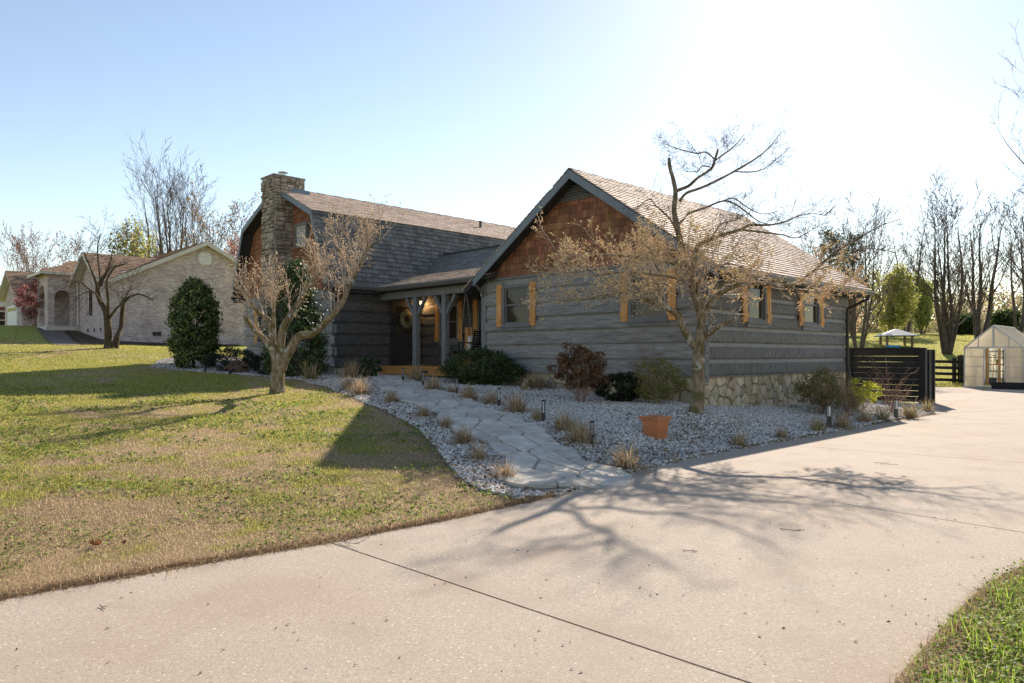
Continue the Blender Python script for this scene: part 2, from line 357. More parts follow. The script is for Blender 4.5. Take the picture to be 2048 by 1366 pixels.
M_flag = mat('flagstone', (.40, .36, .31), (.54, .495, .43), (.66, .61, .53), scale=7, rough=.85, bump=.7, bscale=22, bdist=.02, rnd=.14, fac2=((.42, .34, .25), 3, .5, .7, .5), ramp=(.3, .7))
M_mortar = mat('walkway_mortar', (.28, .25, .22), (.42, .39, .35), scale=14, rough=1, bump=.5, bscale=40)
WW = 1.12
def walkw(s): return WW*(.5+.07*math.sin(s*2.1)+.05*math.sin(s*5.3+1))*(1.18 if s > wl[-1]-1.0 else 1)
ss = np.linspace(0, wl[-1], 60); mb = MB(); vs = []
for s in ss:
    for o in (-1, -.5, 0, .5, 1): x, y = walkpt(s, o*walkw(s)*1.02); vs.append((x, y, zg(x, y)+.032))
mb.add(vs, [(i*5+j, i*5+j+1, (i+1)*5+j+1, (i+1)*5+j) for i in range(59) for j in range(4)])
wk = mb.build('walkway', M_mortar); tag(wk, kind='structure')
for c in voronoi(wl[-1], 2.0, 24, 3, .018, rw, .42):
    c = cut_corners(c, .14); top = []; bot = []; dz = rw.uniform(.045, .06); tx, ty = rw.uniform(-.012, .012), rw.uniform(-.012, .012)
    cx = sum(p[0] for p in c)/len(c); cy = sum(p[1] for p in c)/len(c)
    for s, o in c:
        x, y = walkpt(s, (o-1)*walkw(s)); z = zg(x, y)
        bot.append((x, y, z)); x2, y2 = walkpt(s+(cx-s)*.05, (o-1+(cy-o)*.05)*walkw(s)); top.append((x2, y2, z+dz+(s-cx)*tx+(o-cy)*ty))
    n = len(c); MB().add(bot+top, [tuple(range(n, 2*n))]+[(i, (i+1) % n, n+(i+1) % n, n+i) for i in range(n)]).build('flagstone', M_flag, wk)
# ================================================================ THE LOG HOUSE (local x runs right-forward, y right-back)
HROT = R(-45.7)
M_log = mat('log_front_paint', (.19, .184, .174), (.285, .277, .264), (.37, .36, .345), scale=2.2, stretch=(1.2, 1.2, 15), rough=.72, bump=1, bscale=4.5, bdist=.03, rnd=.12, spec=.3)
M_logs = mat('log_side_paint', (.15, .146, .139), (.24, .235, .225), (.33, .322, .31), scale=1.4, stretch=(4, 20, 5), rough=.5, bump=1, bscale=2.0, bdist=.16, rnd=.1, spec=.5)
M_logd = mat('dark_log_tone', (.07, .068, .064), (.105, .102, .097), (.14, .136, .13), scale=2.2, stretch=(2, 2, 12), rough=.75, bump=.8, bscale=5, bdist=.03, rnd=.12)  # darker log tone, used on the main long wall and porch back wall
M_chinkd = mat('dark_chinking_tone', (.085, .083, .079), (.115, .112, .107), scale=5, rough=.6, bump=.3, bscale=20, spec=.4)  # chinking in the same darker tone, for those two walls
M_chink = mat('chinking_paint', (.24, .235, .226), (.31, .303, .292), scale=5, rough=.6, bump=.3, bscale=20, spec=.4)
M_trim = mat('blue_grey_trim', (.13, .165, .19), (.16, .195, .22), scale=3, rough=.45, spec=.45)
M_trimg = mat('grey_trim', (.14, .143, .143), (.19, .193, .193), scale=4, rough=.55, bump=.2, bscale=20, rnd=.05)
M_post = mat('porch_post_paint', (.16, .165, .165), (.24, .245, .245), scale=3, stretch=(6, 6, 1), rough=.75, bump=.7, bscale=8, bdist=.02)
M_soff = mat('soffit_paint', (.035, .037, .038), (.05, .052, .053), scale=3, rough=.8)
M_gut = mat('gutter_metal', (.12, .115, .105), (.16, .15, .14), scale=2, rough=.35, spec=.5)
M_gutb = mat('black_downspout', (.015, .014, .014), (.03, .028, .027), scale=2, rough=.35, spec=.5)
M_cedar = mat('cedar_boards', (.50, .21, .06), (.64, .31, .105), (.72, .40, .16), scale=3, stretch=(6, 6, 1), rough=.6, bump=.4, bscale=12, rnd=.1)
M_shake = mat('cedar_shake', (.165, .070, .038), (.265, .115, .060), (.355, .165, .09), scale=2.2, stretch=(5, 5, 1.0), rough=.7, bump=.6, bscale=9, bdist=.02, rnd=.33, hue=.012, ramp=(.25, .75))
M_shtan = mat('roof_shingle_brown', (.6, .6, .6), (1.3, 1.3, 1.3), scale=22, attr=True, rough=.8, bump=.4, bscale=90, bdist=.01, spec=.2)
M_shgrey = mat('roof_shingle_grey', (.6, .6, .6), (1.3, 1.3, 1.3), scale=22, attr=True, rough=.62, bump=.4, bscale=90, bdist=.01, spec=.25)
M_stone = mat('field_stone', (.34, .265, .165), (.50, .41, .27), (.62, .53, .38), scale=5, rough=.9, bump=.9, bscale=16, bdist=.03, rnd=.28, hue=.02, fac2=((.42, .40, .36), 2, .45, .7, .6))
M_cstone = mat('chimney_stone', (.20, .165, .135), (.34, .285, .23), (.46, .40, .34), scale=4.5, rough=.9, bump=1, bscale=15, bdist=.04, rnd=.3, hue=.015, fac2=((.33, .32, .29), 1.7, .5, .72, .7))
M_cmort = mat('stone_mortar', (.17, .145, .115), (.27, .235, .19), scale=10, rough=1, bump=.6)
M_glass = glassmat('window_glass', (.05, .038, .026), .03)
M_blind = mat('window_blind', (.32, .31, .29), (.42, .40, .37), scale=2, stretch=(1, 1, 40), rough=.8)
M_deck = mat('deck_stain', (.50, .23, .06), (.62, .31, .10), scale=3, stretch=(1, 8, 8), rough=.55, bump=.3, bscale=12, rnd=.08)
M_door = mat('door_paint', (.04, .043, .046), (.06, .063, .066), scale=3, rough=.5, spec=.4)
M_flash = mat('flashing_metal', (.12, .17, .23), (.17, .23, .30), scale=3, rough=.35, metal=.3)
M_zinc = mat('galvanised_metal', (.45, .46, .46), (.6, .6, .6), scale=6, rough=.3, metal=.9)
M_dark = mat('dark_interior', (.012, .012, .012), rough=.9)
house = empty('log_house', (3.84, 14.4, 0), HROT)
tag(house, 'dark grey hewn-log house with gambrel roof, shingled gable wing and stone chimney', 'house')
rh = random.Random(11)
class Fr:
    """a wall's own frame: s along the wall, o outwards, z up"""
    def __init__(f, a, d, n): f.a, f.d, f.n = a, d, n
    def __call__(f, s, o, z): return (f.a[0]+f.d[0]*s+f.n[0]*o, f.a[1]+f.d[1]*s+f.n[1]*o, z)
def fbox(f, mb, s0, s1, o0, o1, z0_, z1_):
    return mb.hexa([f(s0, o0, z0_), f(s1, o0, z0_), f(s1, o1, z0_), f(s0, o1, z0_), f(s0, o0, z1_), f(s1, o0, z1_), f(s1, o1, z1_), f(s0, o1, z1_)])
def hewn_log(f, s0, s1, z0_, z1_, proud, m, parent, step=.3):
    n = max(2, int((s1-s0)/step)); rows = (0, .12, .5, .88, 1); mb = MB(); vs = []
    ph = rh.uniform(0, 50)
    for i in range(n+1):
        s = s0+(s1-s0)*i/n
        for k, r in enumerate(rows):
            edge = .014*(mnoise.noise((s*1.7, ph, r*3))) if 0 < i < n else 0
            o = proud*(1 if 0 < k < 4 else .72)+.012*mnoise.noise((s*2.3, ph+9, r*4))
            vs.append(f(s, o, z0_+(z1_-z0_)*r+edge*(1 if k in (0, 4) else .5)))
    k = len(rows)
    fs = [(i*k+j, (i+1)*k+j, (i+1)*k+j+1, i*k+j+1) for i in range(n) for j in range(k-1)]
    b = len(vs); vs += [f(s0, -.01, z0_), f(s1, -.01, z0_), f(s1, -.01, z1_), f(s0, -.01, z1_)]
    fs += [tuple([b]+[i*k for i in range(n+1)]+[b+1])[::-1], tuple([b+3]+[i*k+k-1 for i in range(n+1)]+[b+2]), tuple([b]+list(range(k))+[b+3]), tuple([b+1]+list(range(n*k, n*k+k))+[b+2])[::-1]]
    mb.add(vs, fs); return mb.build('log', m, parent)
def log_wall(f, L_, zb, zt, n, m, holes=(), log_frac=.77, ext=(.02, .02), thick=.15):
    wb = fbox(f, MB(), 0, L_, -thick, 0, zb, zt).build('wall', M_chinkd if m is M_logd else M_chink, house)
    p = (zt-zb)/n
    for k in range(n):
        a, b = zb+k*p+.004, zb+k*p+p*log_frac; cuts = sorted((h[0], h[1]) for h in holes if h[2] < b and h[3] > a)
        x = -ext[0]-(.05 if k % 2 else 0)
        for h0, h1 in cuts:
            if h0-x > .05: hewn_log(f, x, h0, a, b, .058, m, wb)
            x = h1
        e = L_+ext[1]+(.05 if k % 2 else 0)
        if e-x > .05: hewn_log(f, x, e, a, b, .058, m, wb)
    return wb
def window(f, s0, s1, z0_, z1_, shutters=(1, 1), sw=.19, grid=None, casing=.075, glass=None, blind=False):
    mb = MB(); c = casing
    for a in ((s0, s0+c, z0_, z1_), (s1-c, s1, z0_, z1_), (s0+c, s1-c, z1_-c, z1_), (s0+c, s1-c, z0_, z0_+.05)): fbox(f, mb, a[0], a[1], -.01, .088, a[2], a[3])
    wn = mb.build('window', M_trimg, house); zm = (z0_+z1_)/2
    sb = MB(); t_ = .035
    for q0, q1, o in ((z0_+.05, zm+.02, .034), (zm-.02, z1_-c, .048)):
        for a in ((s0+c, s0+c+t_, q0, q1), (s1-c-t_, s1-c, q0, q1), (s0+c+t_, s1-c-t_, q0, q0+t_), (s0+c+t_, s1-c-t_, q1-t_, q1)): fbox(f, sb, a[0], a[1], .002, o, a[2], a[3])
    if grid:
        nc, nr = grid; a0, a1, b0, b1 = s0+c+t_, s1-c-t_, z0_+.05+t_, z1_-c-t_
        for i in range(1, nc): x = a0+(a1-a0)*i/nc; fbox(f, sb, x-.008, x+.008, .01, .03, b0, b1)
        for j in range(1, nr): z = b0+(b1-b0)*j/nr; fbox(f, sb, a0, a1, .011, .029, z-.008, z+.008)
    sb.build('sash', M_trimg if not grid else M_wht, wn)
    for q0, q1, o in ((z0_+.05+t_, zm-.02+.004, .010), (zm+.02-.004, z1_-c-t_, .020)):
        fbox(f, MB(), s0+c+t_, s1-c-t_, .003, o, q0, q1).build('pane', glass or M_glass, wn)
    if z0_ > .1 and not grid:
        sm = MB(); fbox(f, sm, s0-.04, s1+.04, -.005, .12, z0_-.05, z0_-.002); fbox(f, sm, s0-.02, s1+.02, -.005, .092, z0_-.13, z0_-.052); sm.build('sill', M_trimg, wn)
    for k, e in enumerate(((s0-sw-.012, s0-.012), (s1+.012, s1+sw+.012))):
        if not shutters[k]: continue
        m_ = MB(); h = sw/2
        fbox(f, m_, e[0], e[0]+h-.003, .066, .092, z0_-.03+rh.uniform(-.004, .004), z1_+.03); fbox(f, m_, e[0]+h+.003, e[1], .066, .092, z0_-.03, z1_+.03+rh.uniform(-.004, .004))
        sh = m_.build('shutter', M_cedar, house)
        for zb in (z0_+.13, z1_-.13): fbox(f, MB(), e[0]-.004, e[1]+.004, .092, .115, zb-.05, zb+.05).build('batten', M_cedar, sh)
    return wn
M_wht = mat('white_muntin', (.6, .6, .58), rough=.5)
ZB, ZT = .92, 3.31
FW = Fr((-6.43, 0), (1, 0), (0, -1)); FS = Fr((0, 0), (0, 1), (1, 0))
w1 = (-5.78+6.43, -4.80+6.43, 2.10, 3.13); w2 = (-1.80+6.43, -.81+6.43, 2.10, 3.13); w3 = (1.64, 2.51, 2.08, 3.10); w4 = (4.40, 5.38, 2.08, 3.10)
def hole(w_): return (w_[0]+.01, w_[1]-.01, w_[2]-.11, w_[3])
log_wall(FW, 6.43, ZB, ZT, 7, M_log, [hole(w1), hole(w2)], ext=(-.02, .035))
log_wall(FS, 7.17, ZB, ZT, 7, M_logs, [hole(w3), hole(w4)], log_frac=.74, ext=(-.01, .03))
fbox(Fr((-6.43, 7.17), (1, 0), (0, 1)), MB(), 0, 6.4, -.15, 0, ZB, ZT).build('wall', M_chink, house)
fbox(Fr((-6.43, 0), (0, 1), (-1, 0)), MB(), .16, 7.0, -.15, 0, ZB, ZT).build('wall', M_chink, house)
for w_ in (w1, w2): window(FW, *w_)
window(FS, *w3); window(FS, *w4)
# corner boards at the near corner
cb = MB(); fbox(FW, cb, 6.43+.036, 6.43+.06, -.09, .058, ZB-.12, 1.62); cb.build('corner_board', M_trimg, house)
# ---- wing roof
XR, ZR, SL, EV = -3.215, 5.60, .676, 3.715
ZE = ZR-SL*EV
def roof_pair(name, xr, zr, prof, y0, y1, th=.13, m=None):
    """roof slabs on both sides of a ridge; prof = [(dx,z)...] outwards from the ridge"""
    mb = MB()
    for s in (-1, 1):
        pts = [(xr, zr)]+[(xr+s*dx, z) for dx, z in prof]
        for a, b in zip(pts[:-1], pts[1:]):
            q = [(a[0], y0, a[1]), (b[0], y0, b[1]), (b[0], y0, b[1]-th), (a[0], y0, a[1]-th)]
            mb.prism(q, (0, y1-y0, 0))
    return mb.build(name, m, house)
rfw = roof_pair('roof', XR, ZR-.015, [(EV, ZE-.015)], -.38, 7.60, .12, M_soff)
def shingles(p0, a, b, La, Lb, course, tabs, base, var, parent, m, name='shingles', keep=None, thick=.016):
    """shingle tabs on a slope: p0 eave corner, a along the eave, b up the slope"""
    a = Vector(a).normalized(); b = Vector(b).normalized(); n = a.cross(b).normalized()
    if n.z < 0: n = -n
    p0 = Vector(p0); mb = MB(); rows = int(Lb/course)
    for r in range(rows+1):
        x = -rh.uniform(0, tabs)
        while x < La:
            w_ = tabs*rh.uniform(.55, 1.25); x0, x1 = max(x, 0), min(x+w_-.006, La); x += w_
            if x1-x0 < .03: continue
            u0 = r*course; u1 = min((r+1)*course+.03, Lb)
            if keep and not keep((x0+x1)/2, u0): continue
            t_ = thick*rh.choice((.8, 1, 1, 1.25)); k = 1+rh.uniform(-var, var); c = tuple(q*k for q in base)
            P = lambda s, u, h: p0+a*s+b*u+n*h
            mb.hexa([P(x0, u0, -.004), P(x1, u0, -.004), P(x1, u1, -.004), P(x0, u1, -.004), P(x0, u0, t_+.006), P(x1, u0, t_+.006), P(x1, u1, .004), P(x0, u1, .004)], c)
    o = mb.build(name, m, parent, colr=True); o['kind'] = 'stuff'; return o
TANR, GREYR = (.53, .41, .335), (.165, .163, .152)
LS = math.hypot(EV, SL*EV)
shingles((XR+EV+.03, -.42, ZE-.012), (0, 1, 0), (-EV, 0, SL*EV), 8.06, LS+.03, .14, .27, TANR, .13, rfw, M_shtan)
shingles((XR-EV-.03, -.42, ZE-.012), (0, 1, 0), (EV, 0, SL*EV), 8.06, LS+.03, .14, .40, TANR, .22, rfw, M_shtan)
rc = MB()
for i in range(26): y = -.43+i*.31; rc.prism([(XR-.14, y, ZR-.078), (XR, y, ZR+.022+.01*(i % 2)), (XR+.14, y, ZR-.078), (XR, y, ZR-.01)], (0, .325, 0))
rc.build('ridge_cap', M_soff, rfw)
def rake(xa, za, xb, zb, y, h=.2, t_=.035, name='rake_board', dz=-.02): 
    return MB().prism([(xa, y, za+dz), (xb, y, zb+dz), (xb, y, zb+dz-h), (xa, y, za+dz-h)], (0, -t_, 0)).build(name, M_trim, rfw)
rake(XR, ZR, XR+EV+.02, ZE-.014, -.382); rake(XR, ZR, XR-3.32, ZR-SL*3.32, -.384)
rake(XR, ZR, XR+EV, ZE, 7.64); rake(XR, ZR, XR-EV, ZE, 7.64)
# gable: louvred vent, then cedar shakes, one by one
ga = MB().prism([(-6.43, -.002, ZT), (0, -.002, ZT), (XR, -.002, ZT+SL*3.215-.1)], (0, .12, 0)).build('gable', M_dark, house)
def roofz(x): return ZR-.15-SL*abs(x-XR)
z = ZT+.0; row = 0; VENTZ = 4.96
MB().box(-6.43, .02, -.055, -.004, ZT-.03, ZT+.028).build('gable_trim', M_trimg, ga)
z = ZT+.03
while z < VENTZ-.02:
    h = .168; half = (ZR-.15-z)/SL; x = XR-half-.02
    while x < XR+half:
        w_ = rh.uniform(.10, .235); x0, x1 = x, x+w_-.008; x += w_
        if x1 < max(XR-half, -6.45) or x0 > min(XR+half, .03): continue
        x0 = max(x0, -6.45); x1 = min(x1, .03); zt0 = min(z+h+.03, roofz(x0)+.03); zt1 = min(z+h+.03, roofz(x1)+.03); dz = rh.uniform(-.014, .006); d_ = rh.uniform(.030, .046)
        if zt0 < z+.01 and zt1 < z+.01 or x1-x0 < .02: continue
        zt0 = max(zt0, z+.005); zt1 = max(zt1, z+.005)
        MB().hexa([(x0, -d_, z+dz), (x1, -d_, z+dz), (x1, -.004, z+dz), (x0, -.004, z+dz), (x0, -.014, zt0), (x1, -.014, zt1), (x1, -.004, zt1), (x0, -.004, zt0)]).build('shake', M_shake, ga)
    z += h
z = VENTZ
while z < ZR-.3:
    half = (ZR-.17-z)/SL; MB().hexa([(XR-half, -.05, z), (XR+half, -.05, z), (XR+half, -.02, z+.05), (XR-half, -.02, z+.05), (XR-half, -.043, z+.008), (XR+half, -.043, z+.008), (XR+half-.07, -.012, z+.058), (XR-half+.07, -.012, z+.058)]).build('louvre', M_trimg, ga); z += .06
# ---- foundations
def stones(f, w_, zb, zt, nx_, ny_, parent, m, o0=.0, proud=(.02, .05), gap=.014, jit=.40, cc=.1, cells=None):
    for c in (cells or voronoi(w_, zt-zb, nx_, ny_, gap, rh, jit)):
        c = cut_corners(c, cc) if cc else list(c); n = len(c); mx = sum(p[0] for p in c)/n; my = sum(p[1] for p in c)/n; pr = rh.uniform(*proud)
        a = [f(s, o0-.02, zb+q) for s, q in c]; b = [f(s+(mx-s)*.05, o0+pr*.75, zb+q+(my-q)*.05) for s, q in c]; e = [f(s+(mx-s)*.22, o0+pr*rh.uniform(.88, 1.08), zb+q+(my-q)*.22) for s, q in c]
        MB().add(a+b+e, [(i, (i+1) % n, n+(i+1) % n, n+i) for i in range(n)]+[(n+i, n+(i+1) % n, 2*n+(i+1) % n, 2*n+i) for i in range(n)]+[tuple(range(2*n, 3*n))]).build('stone', m, parent)
def rubble(w_, h, gap=.012):
    """roughly coursed rubble: thin flat stones between larger blocks"""
    res = []; z = 0
    while z < h-.03:
        rowh = min(rh.choice((.09, .12, .16, .24, .30)), h-z); x = 0; rows = []
        while x < w_-.02:
            w1 = min(rh.uniform(.14, .42), w_-x)
            if w_-x-w1 < .1: w1 = w_-x
            k = rh.choice((1, 1, 2)) if rowh < .2 else rh.choice((1, 2, 2, 3)); zs = sorted([0, rowh]+[rowh*(i+rh.uniform(-.2, .2))/k for i in range(1, k)])
            for a, b in zip(zs[:-1], zs[1:]):
                j = lambda: rh.uniform(-.012, .012); g = gap/2; res.append([(x+g, z+a+g+j()), (x+w1*rh.uniform(.4, .6), z+a+g+j()), (x+w1-g, z+a+g+j()), (x+w1-g+j(), z+(a+b)/2), (x+w1-g, z+b-g+j()), (x+w1*rh.uniform(.4, .6), z+b-g+j()), (x+g, z+b-g+j()), (x+g+j(), z+(a+b)/2)])
            x += w1
        z += rowh
    return res
fd = MB(); fd.box(-6.41, -.02, .02, .3, -.1, ZB-.004); fd.box(-.3, -.02, .3, 7.15, -.1, ZB-.004)
fnd = fd.build('foundation', M_cmort, house)
stones(Fr((-.02, 0), (0, 1), (1, 0)), 7.15, .08, .905, 25, 4, fnd, M_stone, proud=(.03, .075))
stones(Fr((-6.41, .02), (1, 0), (0, -1)), 6.4, .15, .905, 20, 3, fnd, M_stone, proud=(.03, .075))
lg = MB(); fbox(FS, lg, -.05, 7.2, -.1, .075, ZB-.028, ZB+.004); fbox(FW, lg, 0, 6.43, -.1, .075, ZB-.028, ZB+.004); lg.build('ledge', M_cmort, fnd)
# ---- gutters and downspouts of the wing
def gutter(pts, name='gutter', w_=.12, h=.12, side=(0, 0)):
    mb = MB()
    for a, b in zip(pts[:-1], pts[1:]):
        a = Vector(a); b = Vector(b); o = Vector((*side, 0))
        pr = lambda p: [p, p+o*.0+Vector((0, 0, -h)), p+o*(w_*.7)+Vector((0, 0, -h)), p+o*w_+Vector((0, 0, -h*.35)), p+o*w_, p+o*(w_-.012), p+o*(w_-.02)+Vector((0, 0, -.02)), p+o*.01+Vector((0, 0, -.02))]
        A, B = pr(a), pr(b); n = len(A); mb.add(A+B, [(i, (i+1) % n, n+(i+1) % n, n+i) for i in range(n)]+[tuple(range(n))[::-1], tuple(range(n, 2*n))])
    return mb.build(name, M_gut, house)
gutter([(XR+EV+.0, -.36, ZE-.03), (XR+EV+.0, 7.62, ZE-.03)], side=(1, 0))
MB().box(XR+EV-.5+.06, XR+EV-.005, -.34, 7.56, ZE-.19, ZE-.165).build('soffit', M_soff, house)
MB().box(XR+EV-.03, XR+EV-.004, -.34, 7.58, ZE-.165, ZE-.02).build('fascia', M_trimg, house)
MB().tube([(.56, 7.32, ZE-.14), (.56, 7.30, ZE-.24), (.10, 7.14, ZE-.50), (.085, 7.12, ZE-.6), (.085, 7.12, 1.05), (.12, 7.12, .9), (.16, 7.12, .55)], .042, 6).build('downspout', M_gutb, house)
# ================================================================ gambrel main block
XC, HB = -14.46, 3.03; Y0, Y1 = -1.59, 12.6; XM = XC+HB
BR, ZBK, EVM, ZEM, ZRM = 2.42, 5.72, 3.36, 3.46, 6.82
FM = Fr((XM, Y0), (0, 1), (1, 0)); FG = Fr((XC-HB, Y0), (1, 0), (0, -1)); ZBM = .98; ZTM = 3.36
DOOR = (2.04, 3.02, 1.03, 3.06)
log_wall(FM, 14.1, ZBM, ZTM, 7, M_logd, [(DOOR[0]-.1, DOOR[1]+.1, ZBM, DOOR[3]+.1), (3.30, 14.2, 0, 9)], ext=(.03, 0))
wbg = (1.05, 1.85, 1.75, 2.95)
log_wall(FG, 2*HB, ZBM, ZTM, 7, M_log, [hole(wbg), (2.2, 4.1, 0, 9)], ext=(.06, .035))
window(FG, *wbg)
fbox(Fr((XC-HB, Y1), (1, 0), (0, 1)), MB(), 0, 2*HB, -.15, 0, ZBM, ZTM).build('wall', M_chink, house)
fbox(Fr((XC-HB, Y0), (0, 1), (-1, 0)), MB(), .16, 14.0, -.15, 0, ZBM, ZTM).build('wall', M_chink, house)
rfm = roof_pair('roof', XC, ZRM-.015, [(BR, ZBK-.015), (EVM, ZEM-.015)], Y0-.42, Y1+.3, .12, M_soff)
a_ = math.hypot(BR, ZRM-ZBK); b_ = math.hypot(EVM-BR, ZBK-ZEM); LY = Y1-Y0+.72
shingles((XC+BR+.06, Y0-.45, ZBK-.02), (0, 1, 0), (-BR, 0, ZRM-ZBK), LY, a_+.06, .14, .30, TANR, .13, rfm, M_shtan)
shingles((XC+EVM+.02, Y0-.45, ZEM-.03), (0, 1, 0), (BR-EVM, 0, ZBK-ZEM), LY, b_+.01, .155, .24, GREYR, .3, rfm, M_shgrey, thick=.03)
rc = MB()
for i in range(47): y = Y0-.46+i*.31; rc.prism([(XC-.14, y, ZRM-.05), (XC, y, ZRM+.025+.01*(i % 2)), (XC+.14, y, ZRM-.05), (XC, y, ZRM-.01)], (0, .325, 0))
rc.build('ridge_cap', M_soff, rfm)
for s in (-1, 1):
    y = Y0-.424
    for (xa, za), (xb, zb) in (((XC, ZRM), (XC+s*BR, ZBK)), ((XC+s*BR, ZBK), (XC+s*EVM, ZEM))):
        nx_, nz_ = (zb-za), -(xb-xa); l = math.hypot(nx_, nz_); nx_, nz_ = nx_/l*.17, nz_/l*.17
        if nz_ > 0 or (abs(nz_) < .08 and nx_*s > 0): nx_, nz_ = -nx_, -nz_
        MB().prism([(xa, y, za+.0), (xb, y, zb+.0), (xb+nx_, y, zb+nz_), (xa+nx_*(.4 if za == ZBK else .0), y, za+(nz_ if za != ZBK else -.17))], (0, -.035-.003*(za == ZBK), 0)).build('rake_board', M_trim, rfm)
# shaded gable of the gambrel end, shakes joined: each is only a few pixels here
gm = MB().prism([(XC-HB, Y0-.002, ZTM), (XC+HB, Y0-.002, ZTM), (XC+BR, Y0-.002, ZBK-.13), (XC, Y0-.002, ZRM-.13), (XC-BR, Y0-.002, ZBK-.13)], (0, .12, 0)).build('gable', M_dark, house)
sm = MB(); z = ZTM
wg = (3.78, 4.58, 4.74, 5.52)
while z < ZRM-.2:
    half = (BR+(ZBK-z)/(ZBK-ZEM)*(EVM-BR)-.1) if z < ZBK-.1 else BR*(ZRM-.15-z)/(ZRM-ZBK)
    x = XC-half
    while x < XC+half:
        w_ = rh.uniform(.12, .24); x0, x1 = x, min(x+w_-.01, XC+half); x += w_; d_ = rh.uniform(.03, .045); k = rh.uniform(.75, 1.3)
        if x1-x0 > .02: sm.hexa([(x0, Y0-d_, z), (x1, Y0-d_, z), (x1, Y0-.004, z), (x0, Y0-.004, z), (x0, Y0-.012, z+.19), (x1, Y0-.012, z+.19), (x1, Y0-.004, z+.19), (x0, Y0-.004, z+.19)], (k, k, k))
    z += .168
M_shakej = mat('cedar_shake_joined', (.165, .070, .038), (.265, .115, .060), (.355, .165, .09), scale=2.2, stretch=(5, 5, 1), rough=.7, bump=.6, bscale=9, bdist=.02, attr=True, ramp=(.25, .75))
o = sm.build('shakes', M_shakej, gm, colr=True); o['kind'] = 'stuff'
FG2 = Fr((XC-HB, Y0-.04), (1, 0), (0, -1)); window(FG2, *wg, shutters=(0, 0), grid=(4, 3), casing=.09, glass=M_blind)
# eave boxes, gutter of the main block, foundation
for s in (-1, 1): MB().box(*sorted((XC+s*(HB+.02), XC+s*(EVM-.005))), Y0-.36, Y1+.2, ZEM-.24, ZEM-.10).build('eave_box', M_soff, house)
gutter([(XC+EVM-.01, Y0-.4, ZEM-.02), (XC+EVM-.01, .0, ZEM-.02)], side=(1, 0)); gutter([(XC-EVM+.01, Y0-.4, ZEM-.02), (XC-EVM+.01, Y1, ZEM-.02)], side=(-1, 0))
fm = MB(); fm.box(XC-HB+.02, XM-.02, Y0+.02, Y1, -.1, ZBM-.004); fndm = fm.build('foundation', M_cmort, house)
stones(Fr((XM-.02, Y0), (0, 1), (1, 0)), 1.7, .45, .96, 7, 2, fndm, M_stone); stones(Fr((XC-HB+.02, Y0+.02), (1, 0), (0, -1)), 2.4, .6, .96, 8, 2, fndm, M_stone)
# chimney
cx0, cx1, cy0, cy1, CT = -14.86, -13.98, -2.27, Y0+.05, 7.08
cm = MB(); cm.box(cx0+.03, cx1-.03, cy0+.03, cy1, .3, CT-.02); cm.box(cx0+.03, cx1-.03, cy1-.01, cy1+.35, 5.7, CT-.02); chim = cm.build('chimney', M_cmort, house)
stones(Fr((cx0+.03, cy0+.03), (1, 0), (0, -1)), .82, .45, CT, 3, 40, chim, M_cstone, proud=(.015, .085), cc=0, cells=rubble(.82, CT-.45))
stones(Fr((cx1-.03, cy0+.03), (0, 1), (1, 0)), .66, .45, CT, 2, 40, chim, M_cstone, proud=(.015, .085), cc=0, cells=rubble(.66, CT-.45))
stones(Fr((cx1-.03, cy0+.69), (0, 1), (1, 0)), .34, 6.7, CT, 2, 2, chim, M_cstone, proud=(.02, .06), gap=.018)
MB().box(cx0-.02, cx1+.02, cy0-.02, cy1+.36, CT-.02, CT+.03).build('chimney_cap', M_cmort, chim)
fl = MB().lathe([(.075, 0), (.075, .17), (.15, .18), (.16, .2), (.02, .235)], (-14.4, -1.75, CT+.02), 14).build('flue', M_zinc, chim)
MB().hexa([(cx1-.02, cy0+.62, 6.42), (cx1+.05, cy0+.62, 6.40), (cx1+.05, cy1+.5, 6.40), (cx1-.02, cy1+.5, 6.42), (cx1-.02, cy0+.62, 6.72), (cx1+.045, cy0+.62, 6.72), (cx1+.045, cy1+.5, 6.72), (cx1-.02, cy1+.5, 6.72)]).build('flashing', M_flash, chim)
MB().lathe([(.05, -.2), (.05, .22), (.07, .22), (.07, .26), (.02, .28)], (XC+1.15, 5.9, ZRM-1.15*(ZRM-ZBK)/BR), 10).build('roof_vent', M_gutb, rfm)
# ================================================================ porch between the two blocks
YB = 1.7; FB = Fr((XM, YB), (1, 0), (0, -1)); LB = -6.43-XM
wp1 = (-10.5-XM, -9.56-XM, 1.80, 2.98); wp2 = (-8.64-XM, -7.72-XM, 1.80, 2.98)
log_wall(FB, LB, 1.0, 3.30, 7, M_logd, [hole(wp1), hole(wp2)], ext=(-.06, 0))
window(FB, *wp1); window(FB, *wp2)
dk = MB(); dk.box(XM+.06, -6.45, .02, YB-.05, .80, .97); deck = dk.build('porch_deck', M_soff, house)
for k in range(12): y = -.04+k*.144; MB().box(XM+.055, -6.46, y, y+.138, .972, 1.01).build('plank', M_deck, deck)
MB().box(XM+.05, -6.46, -.02, .018, .76, .968).build('deck_fascia', M_deck, deck)
MB().box(-9.25, -8.95, -.034, -.0205, .82, .90).build('vent_grille', M_gutb, deck)
for x in (XM+.6, -9.2, -7.6): MB().box(x-.12, x+.12, .12, .34, .2, .798).build('pier', M_cmort, deck)
MB().box(XM+.05, -6.46, -.03, .13, 3.06, 3.29).build('porch_beam', M_post, house)
MB().box(XM+.04, -6.5, .13, YB-.06, 3.22, 3.27).build('porch_ceiling', M_soff, house)
for x in (-8.25, -9.61):
    p = MB(); p.box(x-.085, x+.085, -.03, .14, 1.011, 3.058); po = p.build('porch_post', M_post, house, bevel=.008)
    for s in (-1, 1): MB().bar((x+s*.07, .052, 2.50), (x+s*.46, .052, 3.05), .085, .09, up=(0, 1, 0)).build('brace', M_post, po)
